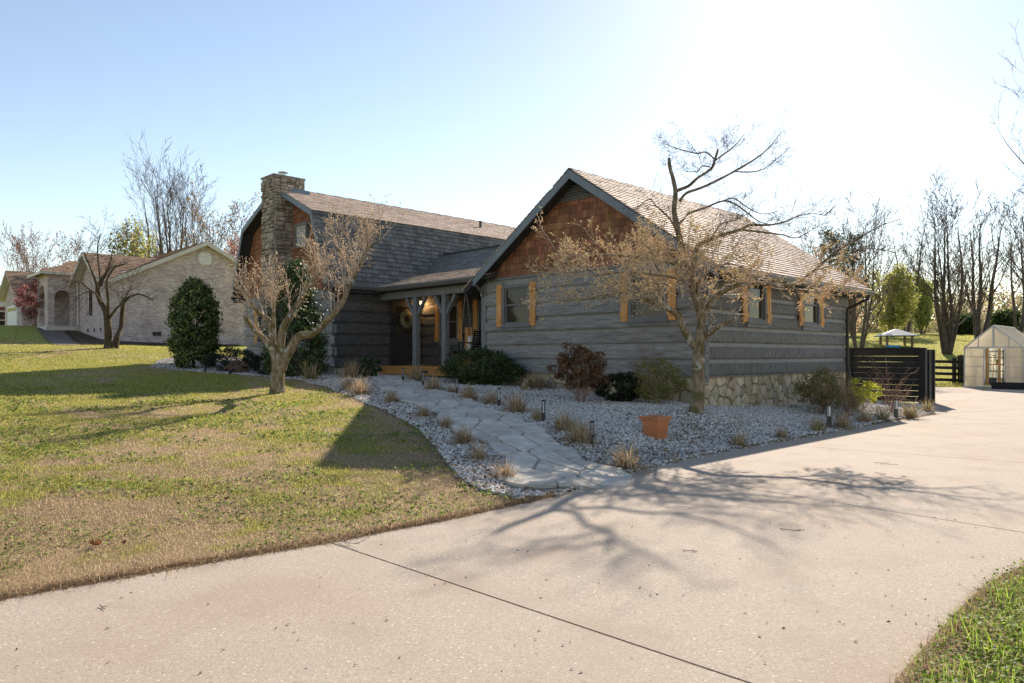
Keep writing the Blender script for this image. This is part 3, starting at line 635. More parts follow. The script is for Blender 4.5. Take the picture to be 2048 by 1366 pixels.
MB().box(-6.62, -6.45, -.05, .12, .95, 3.058).build('porch_post', M_post, house, bevel=.008)
# porch roof: a shallow slope in front, a steeper one behind
pr = MB(); yA, zA, yB_, zB_, yC, zC = -.30, 3.43, 1.35, 3.92, 2.75, 4.78
for (ya, za), (yb, zb) in (((yA, zA), (yB_, zB_)), ((yB_, zB_), (yC, zC))): pr.prism([(XM-.6, ya, za-.015), (XM-.6, yb, zb-.015), (XM-.6, yb, zb-.115), (XM-.6, ya, za-.115)], (-6.0-XM+.6, 0, 0))
pr.prism([(XM-.6, yC, zC-.015), (XM-.6, 6, 3.4), (XM-.6, 6, 3.3), (XM-.6, yC, zC-.115)], (-6.0-XM+.6, 0, 0))
prf = pr.build('roof', M_soff, house)
def under_wing(x0_):      # keep the tabs that lie outside the wing's and the main roof's slopes
    return lambda s, u: True
shingles((XM-.3, yA-.03, zA-.012), (1, 0, 0), (0, yB_-yA, zB_-zA), -6.1-XM+.3, math.hypot(yB_-yA, zB_-zA)+.03, .14, .28, TANR, .2, prf, M_shtan)
shingles((XM-.6, yB_, zB_-.005), (1, 0, 0), (0, yC-yB_, zC-zB_), -6.1-XM+.6, math.hypot(yC-yB_, zC-zB_), .14, .26, GREYR, .2, prf, M_shgrey)
MB().box(XM-.6, -6.0, yC-.08, yC+.08, zC-.02, zC+.02).build('ridge_cap', M_soff, prf)
gutter([(XM+.25, -.31, 3.41), (-6.46, -.31, 3.41)], side=(0, -1))
MB().box(XM+.1, -6.46, -.305, -.285, 3.28, 3.40).build('fascia', M_trimg, house)
MB().box(XM+.1, -6.46, -.285, -.03, 3.27, 3.285).build('soffit', M_soff, house)
MB().tube([(-6.52, -.37, 3.32), (-6.52, -.37, 3.2), (-6.53, -.12, 3.02), (-6.53, -.10, 2.9)], .04, 6).build('downspout', M_gut, house)
# front door
s0, s1, d0, d1 = DOOR
cs = MB()
for a in ((s0-.09, s0, ZBM, d1+.09), (s1, s1+.09, ZBM, d1+.09), (s0, s1, d1, d1+.09)): fbox(FM, cs, a[0], a[1], -.005, .075, a[2], a[3])
cs.build('door_frame', M_door, house)
dr = MB(); fbox(FM, dr, s0+.004, s1-.004, -.004, .012, d0, d1-.004)
for a in ((s0+.004, s0+.11, d0, d1-.004), (s1-.11, s1-.004, d0, d1-.004), (s0+.11, s1-.11, d0, d0+.2), (s0+.11, s1-.11, 1.88, 2.02), (s0+.11, s1-.11, d1-.12, d1-.004)): fbox(FM, dr, a[0], a[1], .012, .03, a[2], a[3])
dr.bar(FM(s0+.12, .02, d0+.2), FM(s1-.12, .02, 1.88), .09, .02, up=(1, 0, 0)); dr.bar(FM(s0+.12, .018, 1.88), FM(s1-.12, .018, d0+.2), .09, .02, up=(1, 0, 0))
door = dr.build('door', M_door, house)
gw = (s1-.11-(s0+.11))/3
for i in range(3):
    for j in range(3): fbox(FM, MB(), s0+.115+gw*i, s0+.105+gw*(i+1), .0125, .017, 2.035+.295*j, 2.035+.295*j+.28).build('pane', M_glass, door)
MB().lathe([(.0, 0), (.03, .01), (.03, .05), (0, .06)], (XM+.06, Y0+s1-.06, 1.93), 10).build('door_knob', M_zinc, door)
# ================================================================ NEIGHBOUR'S BRICK HOUSE
def brickmat(name, c1, c2, mortar, rot=0):
    m = mat(name, c1, c2, scale=1); N = m.node_tree.nodes; L = m.node_tree.links.new; b = N['Principled BSDF']
    tc = N.new('ShaderNodeTexCoord'); sp = N.new('ShaderNodeSeparateXYZ'); L(tc.outputs['Object'], sp.inputs[0])
    ad = N.new('ShaderNodeMath'); L(sp.outputs[0], ad.inputs[0]); L(sp.outputs[1], ad.inputs[1]); cb_ = N.new('ShaderNodeCombineXYZ'); L(ad.outputs[0], cb_.inputs[0]); L(sp.outputs[2], cb_.inputs[1])
    br = N.new('ShaderNodeTexBrick'); br.inputs['Scale'].default_value = 1; br.inputs['Brick Width'].default_value = .215; br.inputs['Row Height'].default_value = .075; br.inputs['Mortar Size'].default_value = .008
    br.inputs['Color1'].default_value = (*c1, 1); br.inputs['Color2'].default_value = (*c2, 1); br.inputs['Mortar'].default_value = (*mortar, 1); br.inputs['Bias'].default_value = -.1; L(cb_.outputs[0], br.inputs['Vector'])
    nz = N.new('ShaderNodeTexNoise'); nz.inputs['Scale'].default_value = 1.2; nz.inputs['Detail'].default_value = 8; nz.inputs['Roughness'].default_value = .8; L(cb_.outputs[0], nz.inputs['Vector'])
    rp = N.new('ShaderNodeMapRange'); rp.inputs['From Min'].default_value = .3; rp.inputs['From Max'].default_value = .7; rp.inputs['To Min'].default_value = .7; rp.inputs['To Max'].default_value = 1.25; L(nz.outputs['Fac'], rp.inputs['Value'])
    mx = N.new('ShaderNodeMix'); mx.data_type = 'RGBA'; mx.blend_type = 'MULTIPLY'; mx.inputs[0].default_value = 1; L(br.outputs['Color'], mx.inputs[6]); L(rp.outputs[0], mx.inputs[7]); L(mx.outputs[2], b.inputs['Base Color'])
    bp = N.new('ShaderNodeBump'); bp.inputs['Strength'].default_value = .6; bp.inputs['Distance'].default_value = .01; bp.invert = True; L(br.outputs['Fac'], bp.inputs['Height']); L(bp.outputs[0], b.inputs['Normal'])
    return m
M_brick = brickmat('pale_brick', (.38, .275, .26), (.60, .495, .475), (.62, .59, .57))
M_brickr = brickmat('red_brick', (.22, .06, .04), (.30, .09, .06), (.35, .28, .25))
M_wtrim = mat('cream_trim', (.52, .48, .42), (.60, .56, .50), scale=3, rough=.5)
M_white = mat('white_paint', (.72, .72, .70), (.8, .8, .78), scale=3, rough=.5)
M_nroof = mat('neighbour_shingle', (.6, .6, .6), (1.25, 1.25, 1.25), scale=14, attr=True, rough=.85, spec=.25)
NR = (.30, .19, .125)
nb = empty('brick_house', (-20.1, 35.57, 0), HROT); tag(nb, "neighbour's pale brick house with cream-trimmed gable and arched entry portico", 'house')
GB = 1.3
wr = MB().prism([(0, .0, GB), (0, 9.3, GB), (0, 9.3, 5.12), (0, 4.85, 7.30), (0, .35, 5.12), (0, 0, 5.12)], (-.25, 0, 0)).build('wall', M_brick, nb)
MB().prism([(-4.82, 0, GB), (-.251, 0, GB), (-.251, 0, 5.12), (-2.41, 0, 6.45), (-4.82, 0, 5.12)], (0, .25, 0)).build('wall', M_brick, nb)
MB().box(-14, -.26, 9.0, 9.3, GB, 5.1).build('wall', M_brick, nb); MB().box(-14, -4.83, .3, .55, GB, 5.1).build('wall', M_brick, nb)
rf = MB()
for s, ye in ((-1, .15), (1, 9.55)): rf.prism([(.32, 4.85, 7.45), (.32, ye, 7.45-.5*4.7), (.32, ye, 7.33-.5*4.7), (.32, 4.85, 7.33)], (-14.4, 0, 0))
nrf = rf.build('roof', M_wtrim, nb)
shingles((.34, .12, 5.09), (-1, 0, 0), (0, 4.7, 2.36), 14.4, 5.27, .2, .4, NR, .2, nrf, M_nroof)
cg = MB()
for xe in (.32, -5.14): cg.prism([(-2.41, -.42, 6.62), (xe, -.42, 5.08), (xe, .18, 5.08), (-2.41, 3.25, 6.62)], (0, 0, -.1))
ncg = cg.build('roof', M_wtrim, nb)
shingles((.34, -.44, 5.08), (0, 1, 0), (-2.75, 0, 1.56), 4.4, 3.15, .2, .4, NR, .2, ncg, M_nroof, keep=lambda s, u: s < .62+u*.98)
for a, b in ((.15, 4.85), (9.55, 4.85)): MB().prism([(.325, a, 5.1), (.325, b, 7.46), (.325, b, 7.24), (.325, a, 4.88)], (.04, 0, 0)).build('rake_board', M_wtrim, nrf)
for xe in (.32, -5.14): MB().prism([(-2.41, -.425, 6.64), (xe, -.425, 5.1), (xe, -.425, 4.9), (-2.41, -.425, 6.44)], (0, -.04, 0)).build('rake_board', M_wtrim, ncg)
MB().box(.32, .42, -.4, .35, 4.96, 5.08).build('gutter', M_wtrim, nb)
v8 = [(.012, 4.85+.42*math.cos(R(22.5+45*i)), 6.55+.42*math.sin(R(22.5+45*i))) for i in range(8)]
gv = MB().prism(v8, (.05, 0, 0)).build('gable_vent', M_wtrim, nb)
for k in range(6): z = 6.28+k*.1; MB().box(.063, .085, 4.55, 5.15, z, z+.055).build('louvre', M_white, gv)
MB().box(-2.75, -2.25, -.03, .0-.002, 3.4, 4.75).build('window', M_glass, nb)
for y in (2.2, 2.42): MB().box(.004, .03, y, y+.19, 2.35, 2.55).build('vent_grille', M_gutb, nb)
for x in (-.8, -1.9, -3.1): MB().box(x, x+.14, -.03, -.003, 2.55, 2.72).build('vent_grille', M_gutb, nb)
MB().tube([(.36, -.02, 4.95), (.1, .06, 4.7), (.06, .06, 2.1)], .045, 6).build('downspout', M_white, nb)
MB().tube([(-4.75, -.4, 5.4), (-4.75, -.08, 5.15), (-4.75, -.06, 2.9)], .05, 6).build('downspout', M_wtrim, nb)
# portico with arched openings
def arch_wall(f, L_, zb, zt, a0, a1, zs, th=.28):
    """wall with one round-arched opening; zs is the springing height"""
    r = (a1-a0)/2; c = (a0+a1)/2; arc = [(c-r*math.cos(R(18*i)), zs+r*math.sin(R(18*i))) for i in range(11)]
    mb = MB()
    def pr(q): mb.prism([f(s, 0, z) for s, z in q], [p-q_ for p, q_ in zip(f(0, -th, 0), f(0, 0, 0))])
    pr([(0, zb), (a0, zb), (a0, zt), (0, zt)]); pr([(a1, zb), (L_, zb), (L_, zt), (a1, zt)])
    for p, q in zip(arc[:-1], arc[1:]): pr([p, q, (q[0], zt), (p[0], zt)])
    return mb
pt = arch_wall(Fr((-5.05, -1.4), (0, 1), (1, 0)), 1.4, 2.3, 5.72, .30, 1.06, 4.45).build('portico', M_brick, nb)
arch_wall(Fr((-7.6, -1.4), (1, 0), (0, -1)), 2.26, 2.3, 5.72, .45, 1.8, 4.45).build('portico_front', M_brick, nb)
MB().box(-7.6, -7.32, -1.1, .3, 2.3, 5.72).build('portico_side', M_brick, nb)
MB().box(-7.7, -5.0, -1.5, .4, 2.2, 2.9).build('step', M_wtrim, nb)
MB().box(-6.9, -6.0, .2, .29, 2.92, 5.0).build('door', mat('dark_red_door', (.10, .03, .025), rough=.5), nb)
ph = MB().add([(-7.95, -1.75, 5.72), (-4.7, -1.75, 5.72), (-4.7, 2.2, 5.72), (-7.95, 2.2, 5.72), (-6.3, .3, 6.55), (-6.3, 2.2, 6.55)], [(0, 1, 4), (1, 2, 5, 4), (0, 4, 5, 3), (3, 2, 1, 0)])
pho = ph.build('roof', M_nroof, nb)
MB().box(-8.0, -4.65, -1.8, -1.74, 5.62, 5.76).build('gutter', M_wtrim, pho); MB().box(-4.7, -4.62, -1.74, 1.5, 5.62, 5.76).build('gutter', M_wtrim, pho)
bm = bmesh.new(); bm.from_mesh(pho.data); cl_ = pho.data.color_attributes.new('Col', 'FLOAT_COLOR', 'POINT'); bm.free(); cl_.data.foreach_set('color', np.tile((*NR, 1), len(pho.data.vertices)).astype('f'))
shingles((-4.66, -1.74, 5.75), (0, 1, 0), (-1.6, 0, .83), 3.6, 1.8, .2, .4, NR, .2, pho, M_nroof, keep=lambda s, u: s > u*1.05)
# garage wing
MB().prism([(-15.5, -1.6, 2.4), (-10.5, -1.6, 2.4), (-10.5, -1.6, 4.8), (-13, -1.6, 6.25), (-15.5, -1.6, 4.8)], (0, .25, 0)).build('wall', M_brick, nb)
MB().box(-10.75, -10.5, -1.349, 6, 2.4, 4.8).build('wall', M_brick, nb)
gg = MB()
for xe in (-10.2, -15.8): gg.prism([(-13, -2.0, 6.45), (xe, -2.0, 4.83), (xe, -2.0, 4.72), (-13, -2.0, 6.34)], (0, 8, 0))
ggo = gg.build('roof', M_wtrim, nb); shingles((-10.18, -2.02, 4.83), (0, 1, 0), (-2.82, 0, 1.63), 8, 3.25, .2, .4, NR, .2, ggo, M_nroof)
gd = MB().box(-14.4, -11.6, -1.66, -1.602, 2.95, 4.35).build('garage_door', M_white, nb)
for k in range(4): MB().box(-14.2+k*.66, -13.75+k*.66, -1.675, -1.661, 4.0, 4.22).build('pane', M_glass, gd)
MB().box(-11.2, -11.08, -1.78, -1.602, 4.2, 4.5).build('wall_lamp', M_gutb, nb)
# red brick house beyond
rb = empty('brick_house', (-43.4, 58, 0), HROT); tag(rb, 'red brick house with white siding, cut off by the left edge', 'house')
MB().box(-10, 2.0, 0, 8, 2, 5.2).build('wall', M_brickr, rb); MB().box(-10.05, 2.05, -.05, 8, 5.2, 6.4).build('siding', M_white, rb)
MB().prism([(2.4, -.4, 6.4), (2.4, 8.4, 6.4), (2.4, 4, 7.6)], (-13, 0, 0)).build('roof', mat('grey_shingle', (.16, .13, .12), rough=.9), rb)
rbw = MB().box(2.002, 2.06, 1.2, 2.3, 3.4, 4.9).build('window', M_white, rb); MB().box(2.061, 2.07, 1.3, 2.2, 3.5, 4.1).build('pane', M_glass, rbw); MB().box(2.061, 2.07, 1.3, 2.2, 4.18, 4.8).build('pane', M_glass, rbw)
# the neighbour's path and mulch
def px_poly(*q): return [(p.x, p.y) for p in (hit(*a) for a in q)]
M_pave = mat('paver_path', (.14, .105, .09), (.21, .165, .14), scale=14, rough=.9, bump=.4)
M_mulch = mat('mulch', (.06, .035, .022), (.15, .09, .055), scale=26, rough=1, bump=1, bscale=60, bdist=.05)
sheet('path', px_poly((74, 656), (108, 690), (166, 691), (124, 656)), .2, .03, M_pave)
sheet('mulch_bed', px_poly((130, 662), (168, 690.5), (330, 691), (480, 692), (480, 688), (330, 687), (215, 682), (180, 662)), .25, .04, M_mulch)
# ================================================================ BLACK SLAT SCREEN beside the house
M_blk = mat('black_fence_paint', (.012, .012, .013), (.024, .023, .023), scale=4, stretch=(1, 1, 8), rough=.6, bump=.4, bscale=20, rnd=.15)
fe = empty('slat_fence', (3.84, 14.4, 0), HROT); tag(fe, 'black horizontal slat screen at the back corner of the log house', 'fence')
FY, FX = 8.9, 1.41
for k in range(9): z = .06+k*.158; MB().box(-1.6, FX-.10, FY-.012, FY+.012, z, z+(.146 if k < 8 else .2)).build('slat', M_blk, fe)
for x in (FX, -.52): MB().box(x-.095, x+.075, FY-.08, FY+.09, 0, 1.55).build('post', M_blk, fe)
MB().box(-1.7, FX-.1, FY-.06, FY+.06, 1.525, 1.56).build('cap_rail', M_blk, fe)
for k in range(9): z = .06+k*.158; MB().box(FX-.012, FX+.012, FY+.1, FY+1.0, z, z+.14).build('slat', M_blk, fe)
for y in (FY+.42, FY+.86): MB().box(FX-.05, FX+.05, y-.05, y+.05, 0, 1.50).build('post', M_blk, fe)
# black board fence behind the driveway
bf = empty('board_fence', (at(1931, 32), 32, 0), 0); tag(bf, 'black four-board fence beyond the driveway, left of the greenhouse', 'fence')
A = Vector((0, 0, 0)); Dv = Vector((-1, .10, 0)).normalized(); Lf = 9.0
for k in range(4): z = .22+k*.27; MB().bar(A+Vector((0, 0, z)), A+Dv*Lf+Vector((0, 0, z+.25)), .03, .13).build('board', M_blk, bf)
for k in range(5): p = A+Dv*(.45+2.1*k); MB().bar(p+Vector((0, .05, -.3)), p+Vector((0, .05, 1.22+.03*k)), .12).build('post', M_blk, bf)
for k in range(4): p = A+Dv*(.02+.095*k)+Vector((0, -.03, 0)); MB().bar(p+Vector((0, 0, -.05)), p+Vector((0, 0, 1.36-.02*(k % 2))), .085, .02).build('picket', M_blk, bf)
# ================================================================ GREENHOUSE
M_alu = mat('aluminium_frame', (.40, .41, .43), (.5, .51, .53), scale=4, rough=.4, metal=.6)
M_poly = mat('polycarbonate_panel', (.86, .81, .72), (.9, .86, .78), scale=3, rough=.35, trans=.8)
M_wood = mat('pale_lumber', (.42, .25, .12), (.55, .36, .19), scale=3, stretch=(5, 5, 1), rough=.75, rnd=.1)
M_woodd = mat('weathered_lumber', (.16, .10, .06), (.26, .17, .11), scale=3, stretch=(5, 5, 1), rough=.8, rnd=.1)
_n = M_poly.node_tree; _o = _n.nodes['Material Output']; _s = _o.inputs['Surface'].links[0].from_socket; _t = _n.nodes.new('ShaderNodeBsdfTransparent'); _t.inputs[0].default_value = (1, .97, .92, 1); _m = _n.nodes.new('ShaderNodeMixShader'); _m.inputs[0].default_value = .30
_n.links.new(_s, _m.inputs[1]); _n.links.new(_t.outputs[0], _m.inputs[2]); _n.links.new(_m.outputs[0], _o.inputs['Surface'])
gh = empty('greenhouse', (18.85, 30, 0), HROT); tag(gh, 'small translucent greenhouse with aluminium frame and open doorway', 'greenhouse')
GW, GD, GE, GRZ = 2.05, 3.7, 1.66, 2.55
MB().box(-.04, GW+.04, -.04, GD+.04, -.1, .06).build('base', M_alu, gh)
fr = MB()
for x in (0, .70, 1.42, GW): fr.bar((x, 0, .06), (x, 0, GE), .04)
for x in (0, GW):
    for y in (.9, 1.8, 2.7, GD): fr.bar((x, y, .06), (x, y, GE), .035)
    fr.bar((x, 0, GE), (x, GD, GE), .05)
for x in (.5, 1.55): fr.bar((x, 0, GE), (x, 0, GE+(GRZ-GE)*(x/(GW/2) if x < GW/2 else (GW-x)/(GW/2))), .03)
fr.bar((0, 0, GE), (GW, 0, GE), .055); fr.bar((GW/2, 0, GRZ), (GW/2, GD, GRZ), .06); fr.bar((GW/2, 0, GE), (GW/2, 0, GRZ), .06)
for y in (0, .9, 1.8, 2.7, GD):
    for xe in (0, GW): fr.bar((xe, y, GE), (GW/2, y, GRZ), .045)
for z in (.46, .87, 1.27):
    for a, b in ((0, .70), (1.42, GW)): fr.bar((a, -.01, z), (b, -.01, z), .025)
fr.build('frame', M_alu, gh)
for a, b in ((.02, .68), (1.44, GW-.02)):
    for z0_, z1_ in ((.07, .45), (.475, .86), (.885, 1.26), (1.285, GE-.03)): MB().box(a, b, .006, .014, z0_, z1_).build('pane', M_poly, gh)
for s in (0, 1):
    x0, x1 = (.02, GW/2-.03) if s == 0 else (GW/2+.03, GW-.02); hz = lambda x: GE+.03+(GRZ-GE-.05)*(1-abs(x-GW/2)/(GW/2))
    MB().prism([(x0, .006, GE+.03), (x1, .006, GE+.03), (x1, .006, hz(x1)), (x0, .006, hz(x0))], (0, .008, 0)).build('pane', M_poly, gh)
    for k in range(4):
        y0, y1 = .03+k*.9, .87+k*.9+(.1 if k == 3 else 0); xe = 0 if s == 0 else GW
        MB().prism([(xe, y0, GE+.02), (xe, y1, GE+.02), (GW/2, y1, GRZ+.0), (GW/2, y0, GRZ+.0)], (0, 0, .008)).build('roof_pane', M_poly, gh)
        MB().box(xe-.004, xe+.004, y0, y1, .08, GE-.03).build('pane', M_poly, gh)
MB().box(.02, GW-.02, GD-.004, GD+.004, .08, GE).build('pane', M_poly, gh)
MB().prism([(.02, GD, GE+.01), (GW-.02, GD, GE+.01), (GW/2, GD, GRZ-.04)], (0, .008, 0)).build('pane', M_poly, gh)
for x, y in ((.12, .5), (.78, 2.2), (1.38, .8), (1.9, .4), (.3, 2.4), (1.75, 2.4)): MB().box(x-.045, x+.045, y-.03, y+.03, .061, GE-.03).build('stud', M_wood, gh)
M_shelf = mat('dark_shelf', (.03, .022, .018), (.05, .04, .03), scale=4, rough=.6)
shf = empty('shelf_unit', (18.85, 30, 0), HROT); tag(shf, 'dark shelving unit standing inside the greenhouse doorway', 'shelf')
for z in (.28, .62, .92, 1.22, 1.5): MB().box(.12, .80, 2.85, 3.3, z, z+.035).build('shelf', M_shelf, shf)
for x in (.14, .78): MB().box(x-.02, x+.02, 2.86, 2.9, .061, 1.62).build('leg', M_shelf, shf); MB().box(x-.02, x+.02, 3.25, 3.29, .061, 1.62).build('leg', M_shelf, shf)
def hp(x, y, z, org=(18.85, 30)): c, s = math.cos(HROT), math.sin(HROT); return (org[0]+c*x-s*y, org[1]+s*x+c*y, z)
sv = empty('shovel', hp(.90, .5, .06), HROT); tag(sv, 'shovel with wooden shaft leaning in the greenhouse doorway', 'shovel')
MB().tube([(0, .25, 1.25), (0, 0, .38)], .02, 6).build('shaft', M_wood, sv); MB().prism([(-.14, 0, .36), (.14, 0, .36), (.13, -.05, .1), (0, -.07, .0), (-.13, -.05, .1)], (0, .015, 0)).build('blade', M_gutb, sv); MB().box(-.07, .07, .24, .27, 1.24, 1.28).build('grip', M_gutb, sv)
bk = empty('bucket', hp(.55, 3.0, .956), HROT); tag(bk, 'small green and orange bucket on the greenhouse shelf', 'bucket')
MB().lathe([(.06, 0), (.07, .11)], (0, 0, 0), 12).build('body', mat('orange_plastic', (.7, .3, .05), rough=.4), bk); MB().lathe([(.0705, .11), (.078, .2), (.07, .2), (.06, .12)], (0, 0, 0), 12).build('rim', mat('green_plastic', (.05, .35, .10), rough=.4), bk)
rbx = empty('raised_planter', hp(1.12, -.75, 0), HROT); tag(rbx, 'low black planter trough on the concrete before the greenhouse', 'planter')
for a in ((0, 1.6, 0, .04), (0, 1.6, .46, .5), (0, .04, .04, .46), (1.56, 1.6, .04, .46)): MB().box(a[0], a[1], a[2], a[3], 0, .26).build('side', M_blk, rbx)
MB().box(.04, 1.56, .04, .46, .0, .2).build('soil', M_mulch, rbx)
pt_ = empty('flower_pot', hp(1.27, .9, .06), HROT); tag(pt_, 'brown flower pot on the ground inside the greenhouse', 'pot'); MB().lathe([(.09, 0), (.13, .22)], (0, 0, 0), 12).build('body', M_woodd, pt_); MB().lathe([(.1302, .2), (.15, .2), (.15, .27), (.12, .27), (.1, .22)], (0, 0, 0), 12).build('rim', M_woodd, pt_)
# ================================================================ PLAY SET on the rising lawn behind
D = 46.0; bx_ = at(1792, D); bz = zg(bx_, D)
ps = empty('play_set', (bx_, D, bz), R(-12)); tag(ps, 'wooden play set with pale canopy, blue panel and swing beam behind the fence', 'play set')
M_blue = mat('blue_plastic', (.03, .30, .62), (.04, .36, .70), scale=3, rough=.35); M_teal = mat('teal_canvas', (.05, .25, .24), rough=.7)
top = CAMZ+(HY-659)/FPX*D-bz; ev = CAMZ+(HY-672)/FPX*D-bz
for sx in (-1, 1):
    for sy in (-1, 1): MB().box(sx*.72-.06, sx*.72+.06, sy*.72-.06, sy*.72+.06, -.3, ev).build('post', M_woodd, ps)
MB().box(-.8, .8, -.8, .8, ev-1.3, ev-1.2).build('platform', M_woodd, ps)
k = [(-1.05, -1.05, ev-.03), (1.05, -1.05, ev-.03), (1.05, 1.05, ev-.03), (-1.05, 1.05, ev-.03), (0, 0, top)]
cn = MB().add(k, [(3, 2, 1, 0)]).build('canopy', M_teal, ps)
for i in range(4):
    a, b, c = Vector(k[i]), Vector(k[(i+1) % 4]), Vector(k[4])
    for j in range(5):
        l0, l1 = j/5, (j+1)/5-.015; MB().prism([a.lerp(c, l0), b.lerp(c, l0), b.lerp(c, l1), a.lerp(c, l1)], (0, 0, .05)).build('board', mat('pale_board_%d' % j, (.17, .24, .30), rough=.6) if i == 0 and j == 0 else bpy.data.materials['pale_board_0'], cn)
MB().lathe([(.42, 0), (.42, .9)], (-.42, -.9, ev-1.5), 14).build('tube_slide', M_blue, ps); MB().box(-.9, .1, -.95, -.9, ev-1.55, ev-.95).build('panel', M_blue, ps)
MB().bar((-.7, 0, ev-.75), (-3.5, 0, ev-.75), .12, .16).build('swing_beam', M_woodd, ps)
for s in (-1, 1): MB().bar((-3.1, 0, ev-.75), (-3.5, s*.9, -.3), .1).build('beam_leg', M_woodd, ps)
for x in (-1.4, -2.0, -2.6): MB().tube([(x-.2, 0, ev-.8), (x-.2, 0, ev-2.0), (x+.2, 0, ev-2.0), (x+.2, 0, ev-.8)], .014, 4).build('swing', M_blue, ps)
# ================================================================ THINGS ON THE PORCH
def hl(x, y, z): return hp(x, y, z, (3.84, 14.4))
M_lampg = mat('lamp_glow', (1, .72, .4), rough=.4, emit=((1, .62, .28), 14))
pl = empty('porch_lamp', hl(XM+.02, 1.50, 3.0), HROT); tag(pl, 'lit wall lantern beside the front door under the porch', 'lamp')
MB().box(0, .05, -.06, .06, -.16, .14).build('back_plate', M_gutb, pl); MB().lathe([(.03, -.12), (.06, -.09), (.065, .05), (.03, .1)], (.12, 0, 0), 12).build('bulb', M_lampg, pl, smooth=True)
MB().lathe([(.07, .101), (.08, .11), (.02, .16)], (.12, 0, 0), 12).build('cap', M_gutb, pl); MB().bar((.05, 0, .12), (.12, 0, .13), .02).build('arm', M_gutb, pl)
li = bpy.data.lights.new('porch_bulb', 'POINT'); li.energy = 1.6; li.color = (1, .62, .3); li.shadow_soft_size = .05; lo = obj('porch_bulb', li, pl, (.27, 0, -.02))
M_blackm = mat('black_metal', (.015, .015, .016), (.025, .025, .026), scale=4, rough=.45, spec=.4)
sw = empty('porch_swing', hl(-7.3, .75, 1.45), HROT); tag(sw, 'black slatted porch swing hanging beside the corner post', 'swing')
for k in range(5): MB().box(-.50+k*.1, -.41+k*.1, -.6, .6, -.012, .012).build('seat_slat', M_blackm, sw)
for k in range(9): z = .06+k*.058; MB().hexa([(.02+k*.015, -.6, z), (.04+k*.015, -.6, z), (.04+k*.015, .6, z), (.02+k*.015, .6, z), (.03+k*.015, -.6, z+.036), (.05+k*.015, -.6, z+.036), (.05+k*.015, .6, z+.036), (.03+k*.015, .6, z+.036)]).build('back_slat', M_blackm, sw)
for y in (-.58, -.2, .2, .58): MB().bar((.045, y, .0), (.185, y, .6), .03).build('stile', M_blackm, sw)
for y in (-.6, .6):
    MB().bar((-.5, y, .24), (.09, y, .24), .05, .03).build('armrest', M_blackm, sw); MB().bar((-.47, y, -.02), (-.47, y, .24), .035).build('arm_post', M_blackm, sw)
    MB().tube([(-.42, y, .02), (-.18, y, 1.76)], .004, 4).build('chain', M_zinc, sw); MB().tube([(.1, y, .3), (-.18, y, 1.76)], .004, 4).build('chain', M_zinc, sw)
pw = obj('pillow', None, None) if False else empty('pillow', hl(-7.44, .36, 1.48), HROT); tag(pw, 'white cushion with tan stripe propped on the porch swing', 'pillow')
def cushion(w_, h, t_, n=8):
    vs = []; fs = []
    for s in (-1, 1):
        for i in range(n+1):
            for j in range(n+1):
                a, b = i/n*2-1, j/n*2-1; e = (1-a**4)*(1-b**4); vs.append((s*t_*e, a*w_*(1-.06*(1-b*b)), h*(1+b*(1-.05*(1-a*a)))))
    m_ = (n+1)**2
    for s in (0, 1):
        for i in range(n):
            for j in range(n): q = [s*m_+i*(n+1)+j, s*m_+(i+1)*(n+1)+j, s*m_+(i+1)*(n+1)+j+1, s*m_+i*(n+1)+j+1]; fs.append(tuple(q if s else q[::-1]))
    return MB().add(vs, fs)
c_ = cushion(.23, .2, .08).build('cover', mat('white_linen', (.68, .66, .62), (.76, .74, .70), scale=6, rough=.9), pw, smooth=True); pw.rotation_euler = (0, R(12), HROT)
MB().box(-.082, .082, -.232, .232, .195, .215).build('stripe', mat('tan_stripe', (.32, .22, .12), rough=.9), pw)
sg = empty('number_board', hl(-8.45, .95, 1.011), HROT); tag(sg, 'tall cedar board with black house numbers standing behind the swing', 'sign')
MB().box(0, .30, 0, .03, 0, 1.14).build('board', M_cedar, sg)
for ch, z in (('2', .96), ('4', .76)):
    cu = bpy.data.curves.new('numeral', 'FONT'); cu.body = ch; cu.size = .25; cu.extrude = .004; tmp = bpy.data.objects.new('numeral', cu); col.objects.link(tmp)
    me = bpy.data.meshes.new_from_object(tmp.evaluated_get(bpy.context.evaluated_depsgraph_get())); bpy.data.objects.remove(tmp); me.materials.clear(); me.materials.append(M_gutb)
    obj('numeral', me, sg, (.13, -.006, z-.02), (R(90), 0, 0))
fp = empty('potted_fern', hl(-7.85, .30, 1.011), HROT); tag(fp, 'dark fern in an orange wooden planter on the porch edge', 'potted plant')
MB().hexa([(-.12, -.12, 0), (.12, -.12, 0), (.12, .12, 0), (-.12, .12, 0), (-.16, -.16, .34), (.16, -.16, .34), (.16, .16, .34), (-.16, .16, .34)]).build('planter', M_cedar, fp)
